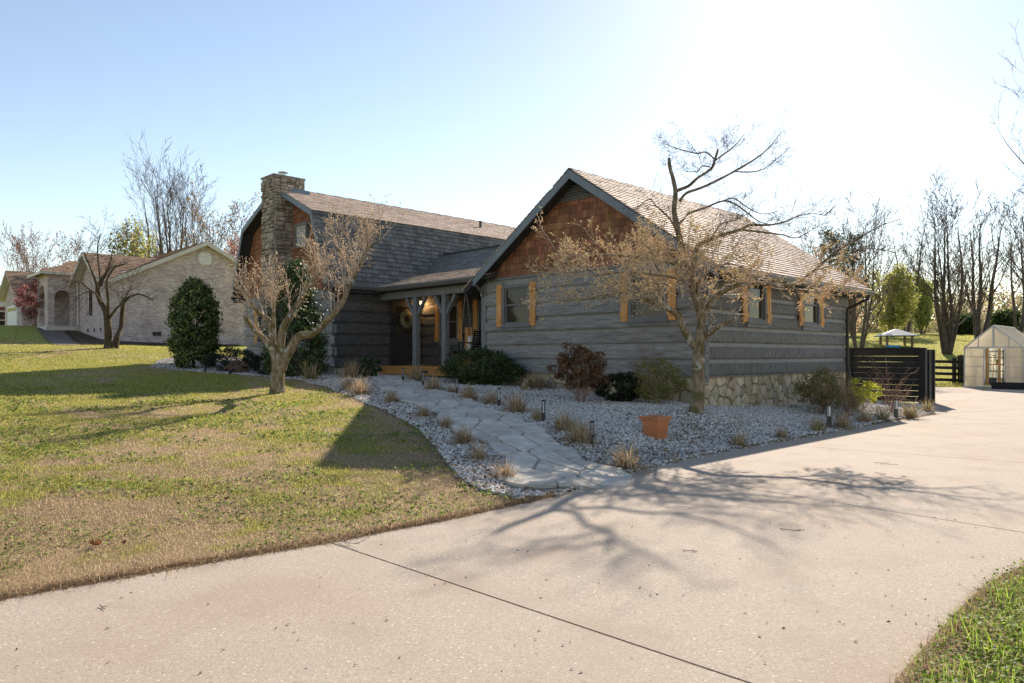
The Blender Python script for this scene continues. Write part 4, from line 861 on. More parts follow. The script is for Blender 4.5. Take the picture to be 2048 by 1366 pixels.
# ================================================================ TREES
UP = Vector((0, 0, 1))
def rvec(rng): return Vector((rng.gauss(0, 1), rng.gauss(0, 1), rng.gauss(0, 1))).normalized()
def grow(S, T, p, d, L_, r, lev, maxlev, rng, seg=.25, wob=.16, up=.06, nb=5, ang=(30, 60), lf=(.35, .65), rf=.55, start=.25, tip=.35, flat=1.0):
    """one branch and, from it, its side branches; S collects segments, T the tips"""
    n = max(2, int(L_/seg)); st = L_/n; p = Vector(p); d = Vector(d).normalized(); r0 = r
    for i in range(n):
        d = (d+rvec(rng)*wob+UP*up).normalized(); q = p+d*st; r1 = r0*(1-(1-tip)*(i+1)/n)
        S.append((p, q, r, r1, lev)); f = (i+1)/n
        if lev < maxlev and f >= start:
            k = nb[lev] if hasattr(nb, '__len__') else nb; k = k/(n*(1-start)+.001); m = int(k)+(rng.random() < k-int(k))
            for _ in range(m):
                ax = d.cross(rvec(rng)).normalized(); a = R(rng.uniform(*ang)); c = (Matrix.Rotation(a, 3, ax) @ d); c.z *= flat
                grow(S, T, q, c, L_*rng.uniform(*lf)*(1.1-.45*f), r1*rf*rng.uniform(.8, 1.1), lev+1, maxlev, rng, seg*.75, wob, up, nb, ang, lf, rf, .2, tip, flat)
        p, r = q, r1
    T.append((p, d, lev))
def segs_np(S, k, rmin=.0):
    if not S: return np.zeros((0, 3)), np.zeros((0, 4), int)
    p0 = np.array([s[0] for s in S]); p1 = np.array([s[1] for s in S]); r0 = np.maximum(np.array([s[2] for s in S]), rmin); r1 = np.maximum(np.array([s[3] for s in S]), rmin)
    d = p1-p0; d /= np.linalg.norm(d, axis=1)[:, None]+1e-9
    a = np.where(np.abs(d[:, 2:3]) < .9, [[0, 0, 1.]], [[1., 0, 0]]); x = np.cross(d, a); x /= np.linalg.norm(x, axis=1)[:, None]; y = np.cross(d, x)
    an = np.arange(k)*2*np.pi/k; ring = x[:, None]*np.cos(an)[None, :, None]+y[:, None]*np.sin(an)[None, :, None]
    p1 = p1+d*(r1*.3)[:, None]
    v = np.concatenate([p0[:, None]+ring*r0[:, None, None], p1[:, None]+ring*r1[:, None, None]], 1).reshape(-1, 3)
    b = np.arange(len(S))[:, None]*2*k; j = np.arange(k)[None]; j2 = (j+1) % k
    return v, np.stack([b+j, b+j2, b+k+j2, b+k+j], -1).reshape(-1, 4)
def branch_mesh(name, S, m, rmin=.0, thick=.02, kk=(3, 6)):
    A = [s for s in S if s[2] < thick]; B = [s for s in S if s[2] >= thick]
    v1, f1 = segs_np(A, kk[0], rmin); v2, f2 = segs_np(B, kk[1], rmin)
    return npmesh(name, np.vstack([v1, v2]), np.vstack([f1, f2+len(v1)]), m, None, True)
def leaf_arrays(P, Nn, size, rng, elong=1.7, fold=.25):
    """diamond leaves at P facing about Nn: two triangles each"""
    n = len(P); Nn = Nn/(np.linalg.norm(Nn, axis=1)[:, None]+1e-9); t = rng.normal(size=(n, 3)); t -= Nn*(t*Nn).sum(1)[:, None]; t /= np.linalg.norm(t, axis=1)[:, None]+1e-9; b = np.cross(Nn, t)
    s = np.asarray(size)*rng.uniform(.65, 1.25, n); s = s[:, None]
    v = np.stack([P-t*s*elong/2, P+b*s/2+Nn*s*fold*.5, P+t*s*elong/2, P-b*s/2+Nn*s*fold*.5], 1).reshape(-1, 3); o = np.arange(n)[:, None]*4
    return v, np.vstack([o+[[0, 1, 2]], o+[[0, 2, 3]]])
def leaf_mesh(name, P, Nn, size, cols, m, seed=0, elong=1.7, bright=(.75, 1.25)):
    rng = np.random.default_rng(seed); P = np.asarray(P, float); v, f = leaf_arrays(P, np.asarray(Nn, float), size, rng, elong); cols = np.asarray(cols)
    c = cols[rng.integers(0, len(cols), len(P))]*rng.uniform(*bright, (len(P), 1)); return npmesh(name, v, f, m, np.repeat(c, 4, 0))
M_leaf = mat('evergreen_leaf', (1, 1, 1), rough=.55, attr=True, spec=.3, trans=.3); M_leafs = mat('soft_leaf', (1, 1, 1), rough=.6, attr=True, spec=.3, trans=.55)
M_bark = mat('dogwood_bark', (.15, .11, .072), (.26, .19, .12), (.36, .29, .205), scale=9, stretch=(2, 2, .7), rough=.9, bump=1, bscale=26, bdist=.02, fac2=((.10, .085, .02), 5, .48, .6, .75))
speckle(M_bark, 6, .60, .66, (.45, .45, .40), .8)
M_twig = mat('dogwood_twig', (.58, .45, .34), (.72, .58, .45), scale=6, rough=.6, spec=.4, trans=.25)
M_twigd = mat('dark_twig', (.06, .048, .04), (.11, .09, .075), scale=5, rough=.8)
M_bud = mat('dogwood_bud', (1, 1, 1), rough=.65, attr=True, trans=.5)
M_grey = mat('grey_bark', (.07, .058, .05), (.13, .11, .095), (.19, .165, .14), scale=6, stretch=(2, 2, .5), rough=.9, bump=.8, bscale=16)
def limb_path(q, d0, jit, rng, back=0.0):
    """traced limb: (px, py, radius px[, depth shift]) at about depth d0"""
    pts = []; rad = []; dd = 0
    for a in q:
        if len(a) > 3: dd = a[3]
        e = d0+dd+back*min(max((560-a[1])/240, 0), 1); p = P3(a[0], a[1], e); pts.append(p); rad.append(a[2]/FPX*e)
    return pts, rad
def refine(pts, rad, n=3):
    P_, R_ = [], []
    for i in range(len(pts)-1):
        a = pts[max(i-1, 0)]; b = pts[i]; c = pts[i+1]; e = pts[min(i+2, len(pts)-1)]
        for k in range(n):
            t_ = k/n; P_.append(.5*((2*b)+(c-a)*t_+(2*a-5*b+4*c-e)*t_*t_+(3*b-a-3*c+e)*t_**3)); R_.append(rad[i]*(1-t_)+rad[i+1]*t_)
    return P_+[pts[-1]], R_+[rad[-1]]
def shoots(S, T, pts, n, L_, r, rng, f0=.3, f1=1.0, lev=2, ang=(35, 75), bias=UP*.5, **kw):
    m = len(pts)-1
    for _ in range(n):
        f = rng.uniform(f0, f1)*m; i = min(int(f), m-1); p = pts[i].lerp(pts[i+1], f-i); d = (pts[i+1]-pts[i]).normalized()
        c = Matrix.Rotation(R(rng.uniform(*ang)), 3, d.cross(rvec(rng)).normalized()) @ d
        grow(S, T, p, (c+bias).normalized(), L_*rng.uniform(.5, 1.15), r*rng.uniform(.7, 1.1), 0, lev, rng, **kw)
def buds(T, m, size, cols, seed, per=1, minlev=0, spread=.0):
    rg = np.random.default_rng(seed); P = np.array([t[0] for t in T if t[2] >= minlev]); Dn = np.array([t[1] for t in T if t[2] >= minlev])
    P = np.repeat(P, per, 0)+rg.normal(0, spread, (len(P)*per, 3)); Dn = np.repeat(Dn, per, 0)+rg.normal(0, .5, (len(P), 3)); n = len(P)
    Dn /= np.linalg.norm(Dn, axis=1)[:, None]; x = np.cross(Dn, rg.normal(size=(n, 3))); x /= np.linalg.norm(x, axis=1)[:, None]; y = np.cross(Dn, x); s = size*rg.uniform(.6, 1.3, (n, 1))
    v = np.stack([P-Dn*s*.7, P+x*s*.45, P+y*s*.45, P-x*s*.45, P-y*s*.45, P+Dn*s*1.1], 1).reshape(-1, 3); o = np.arange(n)[:, None]*6
    f = np.vstack([o+[t] for t in ((0, 2, 1), (0, 3, 2), (0, 4, 3), (0, 1, 4), (5, 1, 2), (5, 2, 3), (5, 3, 4), (5, 4, 1))]); cols = np.asarray(cols); c = cols[rg.integers(0, len(cols), n)]*rg.uniform(.8, 1.2, (n, 1))
    return npmesh('buds', v, f, m, np.repeat(c, 6, 0))
def trunk_flare(pts, rad, zb):
    p = pts[0].copy(); p.z = zb-.12; return [p, Vector((pts[0].x, pts[0].y, zb+.02))]+pts[1:], [rad[0]*1.35, rad[0]*1.12]+rad[1:]
# ---------------------------------------------------------------- dogwood on the lawn
rd = random.Random(21); b1 = hit(555, 788); D1 = b1.y
tr = empty('dogwood_tree', b1); tag(tr, 'bare dogwood with mossy forked trunk and pale buds standing on the lawn', 'tree')
off = -b1
L1 = [[(555, 787, 15), (555, 762, 13.5), (556, 742, 13.5), (557, 728, 12.5), (557, 715, 10)],
      [(551, 735, 7), (548, 712, 7), (540, 694, 6), (528.6, 678, 5.5), (518, 668, 5), (509, 660.6, 4.6), (499, 647, 4.3), (491, 635, 4.2, -.3)],
      [(551, 735, 7), (548, 702, 7), (544, 672, 6.5), (540, 645, 5.5), (526, 632, 4.2), (509, 617, 3, -.3), (495, 598, 2), (482, 584, 1.5), (468, 574, 1, -.6)],
      [(548, 702, 5), (547, 665, 5), (547, 640, 4.2), (547, 619, 3.2), (550, 592, 2.2, .2), (548, 570, 1.5)],
      [(557, 735, 9), (560, 707, 8), (565, 663, 7.6), (577, 636, 7), (594, 614, 6.5, .3), (608, 584, 6), (618, 572, 5), (627, 562, 4.4), (643, 541, 4, .6)],
      [(562, 742, 10), (568, 722, 10), (579, 702, 9.5), (590, 682, 9), (601, 672, 8.5), (627, 667, 7.5, -.3), (645, 650, 7), (665, 630, 6.5, -.5), (684, 608, 5.5), (695, 580, 5), (705, 560, 4.6, -.4), (717, 537, 4), (725, 517, 3), (739, 495, 2), (764, 477, 1.2)],
      [(705, 560, 3), (700, 545, 2.4), (688, 520, 1.8, .3), (672, 490, 1.2)], [(695, 580, 2.2), (670, 562, 1.8), (650, 545, 1.4, .4), (632, 520, 1)], [(717, 540, 2.2), (706, 505, 1.8), (695, 472, 1.2), (680, 455, .8)], [(727, 516, 2), (735, 490, 1.5, -.5), (732, 462, 1)]]
tm = MB(); S, T = [], []
for i, q in enumerate(L1):
    p, r_ = limb_path(q, D1, 0, rd)
    if i == 0: p, r_ = trunk_flare(p, r_, b1.z)
    p, r_ = refine(p, r_)
    r_ = [a*(1+.10*mnoise.noise((k*.7, i*5, 1))) for k, a in enumerate(r_)]
    tm.tube([a+off for a in p], r_, 9 if i < 6 else 6)
    kw = dict(seg=.1, wob=.15, up=.07, nb=(3.6, 2.2, 0), ang=(25, 50), lf=(.35, .6), rf=.62, tip=.5)
    if i == 1: shoots(S, T, p, 5, .45, .006, rd, .35, 1, 1, **kw)
    elif i in (2, 3): shoots(S, T, p, 17, .8, .010, rd, .42, 1, 2, bias=Vector((-.15, 0, .7)), **kw)
    elif i == 4: shoots(S, T, p, 26, .9, .011, rd, .38, 1, 2, bias=Vector((-.25, 0, .6)), **kw)
    elif i == 5: shoots(S, T, p, 28, .8, .010, rd, .45, 1, 2, bias=Vector((0, 0, .6)), **kw)
    elif i > 5: shoots(S, T, p, 11, .62, .008, rd, .2, 1, 2, bias=Vector((0, 0, .6)), **kw)
tm.build('trunk', M_bark, tr, smooth=True)
S = [(a+off, b+off, r0, r1, l) for a, b, r0, r1, l in S]; T = [(p+off, d, l) for p, d, l in T]
obj('crown', branch_mesh('crown', S, M_twig, .003), tr)
obj('buds', buds(T, M_bud, .022, [(.86, .72, .52), (.74, .57, .40), (.92, .80, .60)], 3), tr)['kind'] = 'stuff'
# ---------------------------------------------------------------- dogwood in the gravel bed
b2 = hit(1394, 828); D2 = b2.y; rd = random.Random(8)
tr = empty('dogwood_tree', b2); tag(tr, 'taller dogwood in the gravel bed, tan blossom low and bare dark limbs above', 'tree')
L2 = [[(1393, 827, 17), (1395, 800, 14), (1397, 760, 13.5), (1397, 725, 13.5), (1398, 690, 12), (1402, 660, 10.5), (1403, 637, 9.5), (1397, 608, 9), (1387, 578, 8.5), (1375, 535, 8), (1361, 486, 8.5), (1355, 455, 7.5), (1348, 422, 6.5), (1351, 386, 6), (1346, 357, 5), (1340, 336, 4.6), (1338, 317, 3.8)],
      [(1352, 382, 4.2), (1377, 372, 4), (1395, 356, 3.8, -.4), (1422, 338, 3.6), (1429, 322, 3.2), (1436, 299, 2.6)],
      [(1429, 322, 2.2, -.4), (1447, 309, 2), (1468, 293, 1.5), (1488, 270, .9)], [(1428, 317, 2, -.4), (1411, 304, 1.8), (1395, 307, 1.7), (1368, 301, 1.3), (1345, 294, 1), (1327, 286, .7)], [(1420, 334, 1.8, -.4), (1404, 332, 1.6), (1395, 343, 1.4, -.8), (1372, 343, .9)],
      [(1360, 402, 3.6), (1373, 386, 3.6), (1404, 375, 3.4, .3), (1438, 359, 3.2), (1468, 343, 2.8, .6), (1493, 329, 2.4), (1520, 311, 1.9), (1540, 293, 1.4), (1562, 265, .8)], [(1468, 343, 1.8, .6), (1502, 344, 1.6), (1527, 338, 1.3), (1552, 320, .8)],
      [(1358, 448, 3.4), (1365, 441, 3.2), (1377, 427, 3, .4), (1409, 416, 2.8), (1445, 402, 2.5, .8), (1468, 407, 2.2), (1490, 422, 1.9), (1518, 443, 1.4), (1548, 450, .9)], [(1445, 403, 1.8, .8), (1467, 396, 1.6), (1495, 415, 1.4), (1525, 428, 1.1), (1556, 422, .8)],
      [(1393, 600, 6.5), (1389, 560, 6), (1388, 530, 5.6), (1393, 497, 5.5, -.2), (1404, 486, 5.2), (1440, 472, 4.8, -.4), (1481, 459, 4.2), (1500, 450, 3.4), (1538, 450, 2.6, -.6), (1572, 443, 2), (1592, 434, 1.6), (1622, 427, 1), (1655, 432, .7)],
      [(1486, 460, 2.6, -.4), (1529, 465, 2.2), (1567, 470, 1.8, -.7), (1592, 476, 1.4), (1620, 462, 1)], [(1420, 480, 2.6, -.3), (1432, 462, 2.3, -.6), (1442, 448, 1.9), (1470, 440, 1.3), (1500, 425, .9)], [(1356, 470, 3, 0), (1340, 438, 2.6, -.4), (1312, 412, 1.9), (1298, 398, 1.3), (1270, 420, .8)],
      [(1404, 640, 7.5), (1414, 618, 7), (1431, 597, 6.5, -.2), (1448, 582, 6), (1477, 570, 5.5, -.4), (1520, 566, 4.6), (1567, 572, 4.2, -.6), (1598, 562, 3.6), (1620, 548, 3.2), (1650, 522, 3), (1672, 502, 2.7, -.4), (1716, 478, 2.1), (1760, 452, 1.4), (1802, 438, .8)], [(1672, 503, 1.8, -.4), (1705, 500, 1.5), (1745, 497, 1.2), (1790, 505, .8)], [(1567, 572, 2.2, -.6), (1610, 580, 1.8), (1650, 582, 1.3), (1690, 572, .9)],
      [(1396, 698, 8.5), (1383, 685, 8.5), (1368, 660, 7.5, -.1), (1357, 631, 7), (1338, 618, 6.5, -.3), (1315, 605, 5.5), (1290, 601, 4.6, -.4), (1271, 595, 4), (1248, 586, 3), (1210, 590, 1.8, -.2), (1160, 600, 1.2), (1110, 602, .8)], [(1324, 612, 4.2, -.3), (1319, 578, 3.6), (1315, 536, 2.6), (1300, 515, 1.6)],
      [(1404, 680, 6.5), (1412, 672, 6.3), (1425, 662, 5.8, -.2), (1446, 647, 5), (1466, 642, 1.8)],
      [(1378, 545, 4.2), (1350, 528, 3.4, -.3), (1310, 520, 2.6), (1260, 512, 2), (1200, 508, 1.5, -.1), (1150, 510, 1.1), (1102, 498, .7)], [(1384, 570, 4), (1350, 556, 3.2, -.5), (1300, 548, 2.6), (1240, 545, 1.9, -.3), (1180, 552, 1.3), (1128, 546, .8)], [(1392, 590, 3.4), (1400, 560, 3, -.5), (1430, 535, 2.4), (1462, 528, 1.8), (1500, 540, 1)]]
tm = MB(); S, T, Sd, Td = [], [], [], []; off = -b2
for i, q in enumerate(L2):
    p, r_ = limb_path(q, D2, 0, rd, 1.3)
    if i == 0: p, r_ = trunk_flare(p, r_, b2.z)
    p, r_ = refine(p, r_)
    r_ = [a*(1+.12*mnoise.noise((k*.6, i*7, 3))) for k, a in enumerate(r_)]
    r_ = [a*(.8 if c.z > b2.z+2.9 else .92) for a, c in zip(r_, p)]
    tm.tube([a+off for a in p], r_, 10 if i in (0, 9, 13, 16) else 6)
    kw = dict(seg=.09, wob=.17, up=.05, nb=(4.5, 3, 0), ang=(25, 60), lf=(.35, .6), rf=.62, tip=.5)
    kd = dict(seg=.09, wob=.24, up=.02, nb=(4, 3, 2), ang=(25, 65), lf=(.35, .6), rf=.6, tip=.5)
    if i == 0: shoots(S, T, p, 15, .8, .009, rd, .38, .58, 2, bias=Vector((-.1, -.2, .3)), **kw); shoots(Sd, Td, p, 12, .5, .004, rd, .62, .98, 2, **kd)
    elif i in (16,): shoots(S, T, p, 38, .66, .008, rd, .30, 1, 2, bias=Vector((-.15, 0, .35)), **kw)
    elif i in (17,): shoots(S, T, p, 20, .65, .008, rd, .15, 1, 2, bias=Vector((0, 0, .3)), **kw)
    elif i in (19, 20, 21): shoots(S, T, p, 30, .6, .008, rd, .05, 1, 2, bias=Vector((-.15, 0, .25)), **kw)
    elif i == 13: shoots(S, T, p, 26, .5, .007, rd, .14, .70, 2, bias=Vector((.1, -.1, .1)), **kw); shoots(Sd, Td, p, 30, .55, .004, rd, .66, 1, 2, **kd)
    elif i == 15: shoots(S, T, p, 20, .4, .004, rd, .1, 1, 2, bias=Vector((.1, -.1, .0)), **kw)
    elif i == 18: shoots(S, T, p, 5, .35, .003, rd, .1, .8, 1, **kw)
    elif i == 9: shoots(S, T, p, 14, .55, .005, rd, .05, .28, 2, **kw); shoots(Sd, Td, p, 44, .62, .005, rd, .3, 1, 2, bias=Vector((0, 0, .1)), **kd)
    else: shoots(Sd, Td, p, 7+int(len(q)*1.6), .45, .0038, rd, .25, 1, 2, bias=Vector((0, 0, .25)), **kd)
tm.build('trunk', M_bark, tr, smooth=True)
mv = lambda S_: [(a+off, b+off, r0, r1, l) for a, b, r0, r1, l in S_]; mt = lambda T_: [(p+off, d, l) for p, d, l in T_]
obj('crown', branch_mesh('crown', mv(S), M_twig, .0024), tr); obj('bare_crown', branch_mesh('bare_crown', mv(Sd), M_twigd, .0018), tr)
o = obj('blossom', buds(mt(T), M_bud, .020, [(.90, .72, .50), (.80, .60, .42), (.93, .80, .55), (.84, .74, .42)], 5, per=2, spread=.012), tr); o['kind'] = 'stuff'
o = obj('buds', buds(mt([t for t in Td if rd.random() < .6]), M_bud, .008, [(.16, .11, .08)], 6), tr); o['kind'] = 'stuff'
# ---------------------------------------------------------------- twin-trunk bare tree on the lawn, far left
b3 = hit(222, 697); D3 = b3.y; rd = random.Random(4); off = -b3
tr = empty('bare_tree', b3); tag(tr, 'leaning twin-trunk bare tree on the lawn before the brick house', 'tree')
L3 = [[(218, 696, 11), (217, 675, 8.5), (215, 645, 8), (212, 622, 7.5), (200, 600, 6.5), (196, 575, 5.5), (209, 552, 4.2), (225, 535, 3, .4), (258, 526, 1.2, 1)], [(200, 600, 4), (192, 565, 3.2, -.6), (180, 534, 2), (168, 505, 1.2, -1.2)], [(203, 570, 3), (198, 536, 2.2, .5), (195, 495, 1.4), (201, 468, .8)], [(214, 640, 4, 0), (216, 600, 3.4, -.6), (214, 560, 2.4), (232, 530, 1.2, -1)],
      [(230, 695, 8), (234, 675, 6.5), (242, 657, 5.5, .3), (245, 620, 4.6), (251, 600, 3.8), (277, 588, 2.4, .8), (306, 600, 1.2)], [(219, 635, 3.6), (232, 618, 2.8, -.5), (243, 606, 2), (262, 575, 1.1)], [(198, 590, 2.6), (180, 580, 2, .6), (158, 562, 1.4), (140, 568, .8)], [(209, 552, 2.4), (222, 520, 1.8, -.4), (226, 495, 1), (240, 480, .6)], [(204, 606, 2.4), (186, 583, 1.8, -1.0), (165, 588, 1), (150, 600, .6)]]
tm = MB(); S, T = [], []
for i, q in enumerate(L3):
    p, r_ = limb_path(q, D3, 0, rd)
    if i in (0, 4): p, r_ = trunk_flare(p, r_, zg(p[0].x, p[0].y))
    p, r_ = refine(p, r_); r_ = [a*.85 for a in r_]; tm.tube([a+off for a in p], r_, 8)
    shoots(S, T, p, 12 if i in (0, 4) else 10, .9, .008, rd, .45, 1, 2, bias=Vector((0, 0, .15)), seg=.16, wob=.2, up=-.01, nb=(4, 3, 1), ang=(25, 60), lf=(.35, .6), rf=.6, tip=.5)
M_bark3 = mat('dark_bark', (.05, .036, .024), (.10, .075, .05), scale=7, stretch=(2, 2, .6), rough=.9, bump=1, bscale=20, fac2=((.20, .14, .06), 3, .55, .7, .5))
tm.build('trunk', M_bark3, tr, smooth=True); obj('crown', branch_mesh('crown', mv(S), M_twigd, .004), tr)
# ---------------------------------------------------------------- bare trees of the background
M_far = mat('far_bark', (.09, .072, .06), (.15, .125, .105), scale=3, rough=.9); M_fart = mat('far_twig', (.10, .075, .06), (.15, .115, .09), scale=3, rough=.9)
M_fark = mat('far_dark_bark', (.055, .045, .038), (.10, .082, .07), scale=3, rough=.9)
M_farp = mat('pink_twig', (.26, .15, .12), (.34, .21, .165), scale=3, rough=.9)
def bare_tree(name, px, d, topy, stems, spread, label, seed, mt_=None, mb_=None, leaf=None, base=None, low=.12, twig=.010, dens=1.0, lean=0, thick=.026, fork=.12, group=None, basey=None):
    rng = random.Random(seed); x = at(px, d); zb = zg(x, d) if basey is None else CAMZ+(HY-basey)/FPX*d; H = CAMZ+(HY-topy)/FPX*d-zb
    t_ = empty(name, (x, d, zb)); tag(t_, label, 'tree', group); S, T = [], []
    for k in range(stems):
        a = 2*math.pi*(k+rng.uniform(-.2, .2))/stems; tl = spread*rng.uniform(.5, 1) if stems > 1 else spread*.15
        dr_ = Vector((math.cos(a)*tl+lean, math.sin(a)*tl, 1)).normalized(); r = H*thick/math.sqrt(stems)*rng.uniform(.85, 1.15)
        grow(S, T, Vector((math.cos(a)*r*.8, math.sin(a)*r*.8, -.3)), dr_, H*rng.uniform(.76, .86), r, 0, 3, rng, seg=H*.045, wob=.07, up=.10, nb=(11*dens, 7*dens, 3.5*dens), ang=(22, 48), lf=(.28, .52), rf=.5, start=low, tip=.12)
    tk = [s for s in S if s[4] == 0]; cr = [s for s in S if s[4] > 0]
    obj('trunk', branch_mesh('trunk', tk, mb_ or M_far, twig, 0, (3, 7)), t_); obj('crown', branch_mesh('crown', cr, mt_ or M_fart, twig, .05, (3, 5)), t_)
    if leaf:
        cols, n, sz = leaf; rg = np.random.default_rng(seed); ends = np.array([q[1] for q in cr if q[4] >= 2]); P = ends[rg.integers(0, len(ends), n)]+rg.normal(0, sz*1.2, (n, 3))
        o = obj('leaves', leaf_mesh('leaves', P, rg.normal(size=(n, 3)), sz, cols, M_leafs, seed, 1.3), t_); o['kind'] = 'stuff'
    return t_
BT = 'bare trees behind the houses'
bare_tree('bare_tree', 368, 62, 322, 6, .30, "tallest bare tree rising behind the brick house roof", 1, low=.12, group=BT, basey=705, dens=.95)
bare_tree('bare_tree', 322, 66, 330, 4, .26, "slim bare tree left of the tallest one behind the brick house", 2, group=BT, basey=705, dens=.95)
bare_tree('budding_tree', 432, 58, 392, 6, .36, "tan budding tree over the brick house gable", 3, leaf=([(.34, .22, .10), (.28, .17, .08), (.24, .20, .08)], 2600, .12), group=BT, basey=700)
bare_tree('budding_tree', 90, 56, 458, 11, .62, "bushy pinkish bare tree above the neighbour's entry portico", 5, M_farp, M_far, low=.08, leaf=([(.34, .18, .13), (.28, .14, .10)], 1800, .10), basey=690)
bare_tree('budding_tree', 262, 50, 452, 3, .22, "yellow-green leafing tree behind the neighbour's front gable", 6, leaf=([(.36, .36, .11), (.28, .31, .10), (.46, .40, .17)], 2600, .16), basey=690)
bare_tree('budding_tree', 470, 50, 478, 4, .3, "coral-budded small tree between the brick house and the chimney", 7, M_farp, leaf=([(.50, .20, .14), (.42, .17, .12)], 1600, .10), basey=690)
bare_tree('bare_tree', 1716, 43, 408, 4, .30, "many-stemmed bare tree just right of the log house eave", 8, M_fart, M_far, group=BT, thick=.022)
bare_tree('bare_tree', 1895, 42, 362, 5, .24, "dark many-stemmed bare tree between fence and greenhouse", 9, M_fart, M_fark, group=BT, thick=.030, dens=1.05)
bare_tree('bare_tree', 1958, 52, 372, 3, .34, "forked dark bare tree behind the greenhouse ridge", 10, M_fart, M_fark, group=BT, thick=.032, lean=.05)
bare_tree('bare_tree', 2036, 60, 400, 2, .12, "straight bare tree at the right edge behind the greenhouse", 12, group=BT, thick=.022)
bare_tree('bare_tree', 1810, 66, 400, 2, .2, "slim distant bare tree behind the play set canopy", 13, group=BT, thick=.018)
bare_tree('bare_tree', 1640, 62, 440, 3, .2, "distant bare tree rising over the log wing's rear slope", 14, group=BT, thick=.018)
bare_tree('bare_tree', 2085, 40, 330, 2, .3, "bare tree whose limbs reach in low at the right edge", 15, group=BT, thick=.024)
bare_tree('bare_tree', 2250, 27, -300, 4, .42, "tall bare tree whose fine branches hang in at the upper right", 18, M_fart, M_far, group=BT, thick=.016, low=.15, twig=.006)
bare_tree('leafing_tree', 1785, 58, 535, 3, .3, "fresh yellow-green tree behind the play set", 16, leaf=([(.46, .46, .13), (.37, .40, .11), (.54, .50, .19)], 7000, .16), low=.05)
bare_tree('leafing_tree', 1845, 70, 560, 3, .36, "fresh green tree left of the dark many-stemmed tree", 17, leaf=([(.38, .41, .13), (.30, .35, .11)], 5500, .18), low=.05)
bare_tree('leafing_tree', 1690, 64, 575, 4, .45, "tan-leaved thicket tree close beside the log house downspout", 19, leaf=([(.60, .42, .28), (.50, .34, .22), (.66, .52, .33)], 6000, .16), low=.03)
for k, (px, d, ty, lb) in enumerate(((2010, 62, 622, 'right of the greenhouse ridge'), (1925, 66, 632, 'between the two dark bare trees'), (2100, 55, 610, 'past the right edge of the greenhouse'))):
    bare_tree('evergreen_shrub', px, d, ty, 6, .9, 'dark green shrub mass %s' % lb, 30+k, leaf=([(.05, .085, .03), (.07, .11, .035), (.10, .13, .05)], 9000, .2), low=.02)
def pine(px, d, topy, seed, label):
    rng = random.Random(seed); x = at(px, d); zb = zg(x, d); H = CAMZ+(HY-topy)/FPX*d-zb; t_ = empty('pine_tree', (x, d, zb)); tag(t_, label, 'tree'); S, T = [], []
    grow(S, T, (0, 0, -.2), (0, 0, 1), H, .16, 0, 2, rng, seg=.5, wob=.04, up=.05, nb=(26, 5, 0), ang=(55, 85), lf=(.10, .22), rf=.35, start=.45, tip=.2)
    obj('trunk', branch_mesh('trunk', [s for s in S if s[4] == 0], M_far, .02, 0), t_); obj('crown', branch_mesh('crown', [s for s in S if s[4]], M_far, .015, .05), t_)
    rg = np.random.default_rng(seed); E_ = np.array([q[1] for q in S if q[4] >= 1]); n = 2000; P = E_[rg.integers(0, len(E_), n)]+rg.normal(0, .22, (n, 3))
    obj('needles', leaf_mesh('needles', P, rg.normal(size=(n, 3)), .07, [(.05, .075, .035), (.07, .095, .045)], M_leaf, seed, 5), t_)['kind'] = 'stuff'
pine(1655, 56, 470, 41, 'dark pine showing above the rear eave of the log wing'); pine(1705, 60, 478, 42, 'dark pine right of the other pine, over the downspout')
# the wood that closes the view behind the back lawn: one tangled mass
rgw = random.Random(99); S, T = [], []
for i in range(95):
    d = rgw.uniform(84, 112); x = at(rgw.uniform(1560, 2420), d); H = rgw.uniform(6, 11.5)
    grow(S, T, (x, d, zg(x, d)-.2), (rgw.gauss(0, .08), rgw.gauss(0, .08), 1), H, .11, 0, 2, rgw, seg=.8, wob=.1, up=.08, nb=(9, 4, 0), ang=(25, 55), lf=(.25, .5), rf=.5, start=.1, tip=.2)
wd = empty('woodland'); tag(wd, 'grey-brown tangled woodland closing the view behind the back lawn', 'woodland', kind='stuff')
o = obj('stems', branch_mesh('stems', S, mat('wood_edge_twig', (.17, .135, .11), (.25, .20, .165), scale=2, rough=.9), .022, .05), wd); o['kind'] = 'stuff'
rg = np.random.default_rng(12); n = 26000; d = rg.uniform(82, 112, n); x = (rg.uniform(1560, 2420, n)-CX)/FPX*d; hh_ = rg.random(n)**1.6*(3.2+4.2*vnoise(x, d, 7, 3)); P = np.stack([x, d, Z(x, d)+hh_], 1)
o = obj('undergrowth', leaf_mesh('undergrowth', P, rg.normal(size=(n, 3)), .30, [(.36, .28, .20), (.30, .23, .16), (.26, .26, .12), (.42, .34, .22), (.34, .36, .14)], M_leafs, 12, 1.4), wd); o['kind'] = 'stuff'
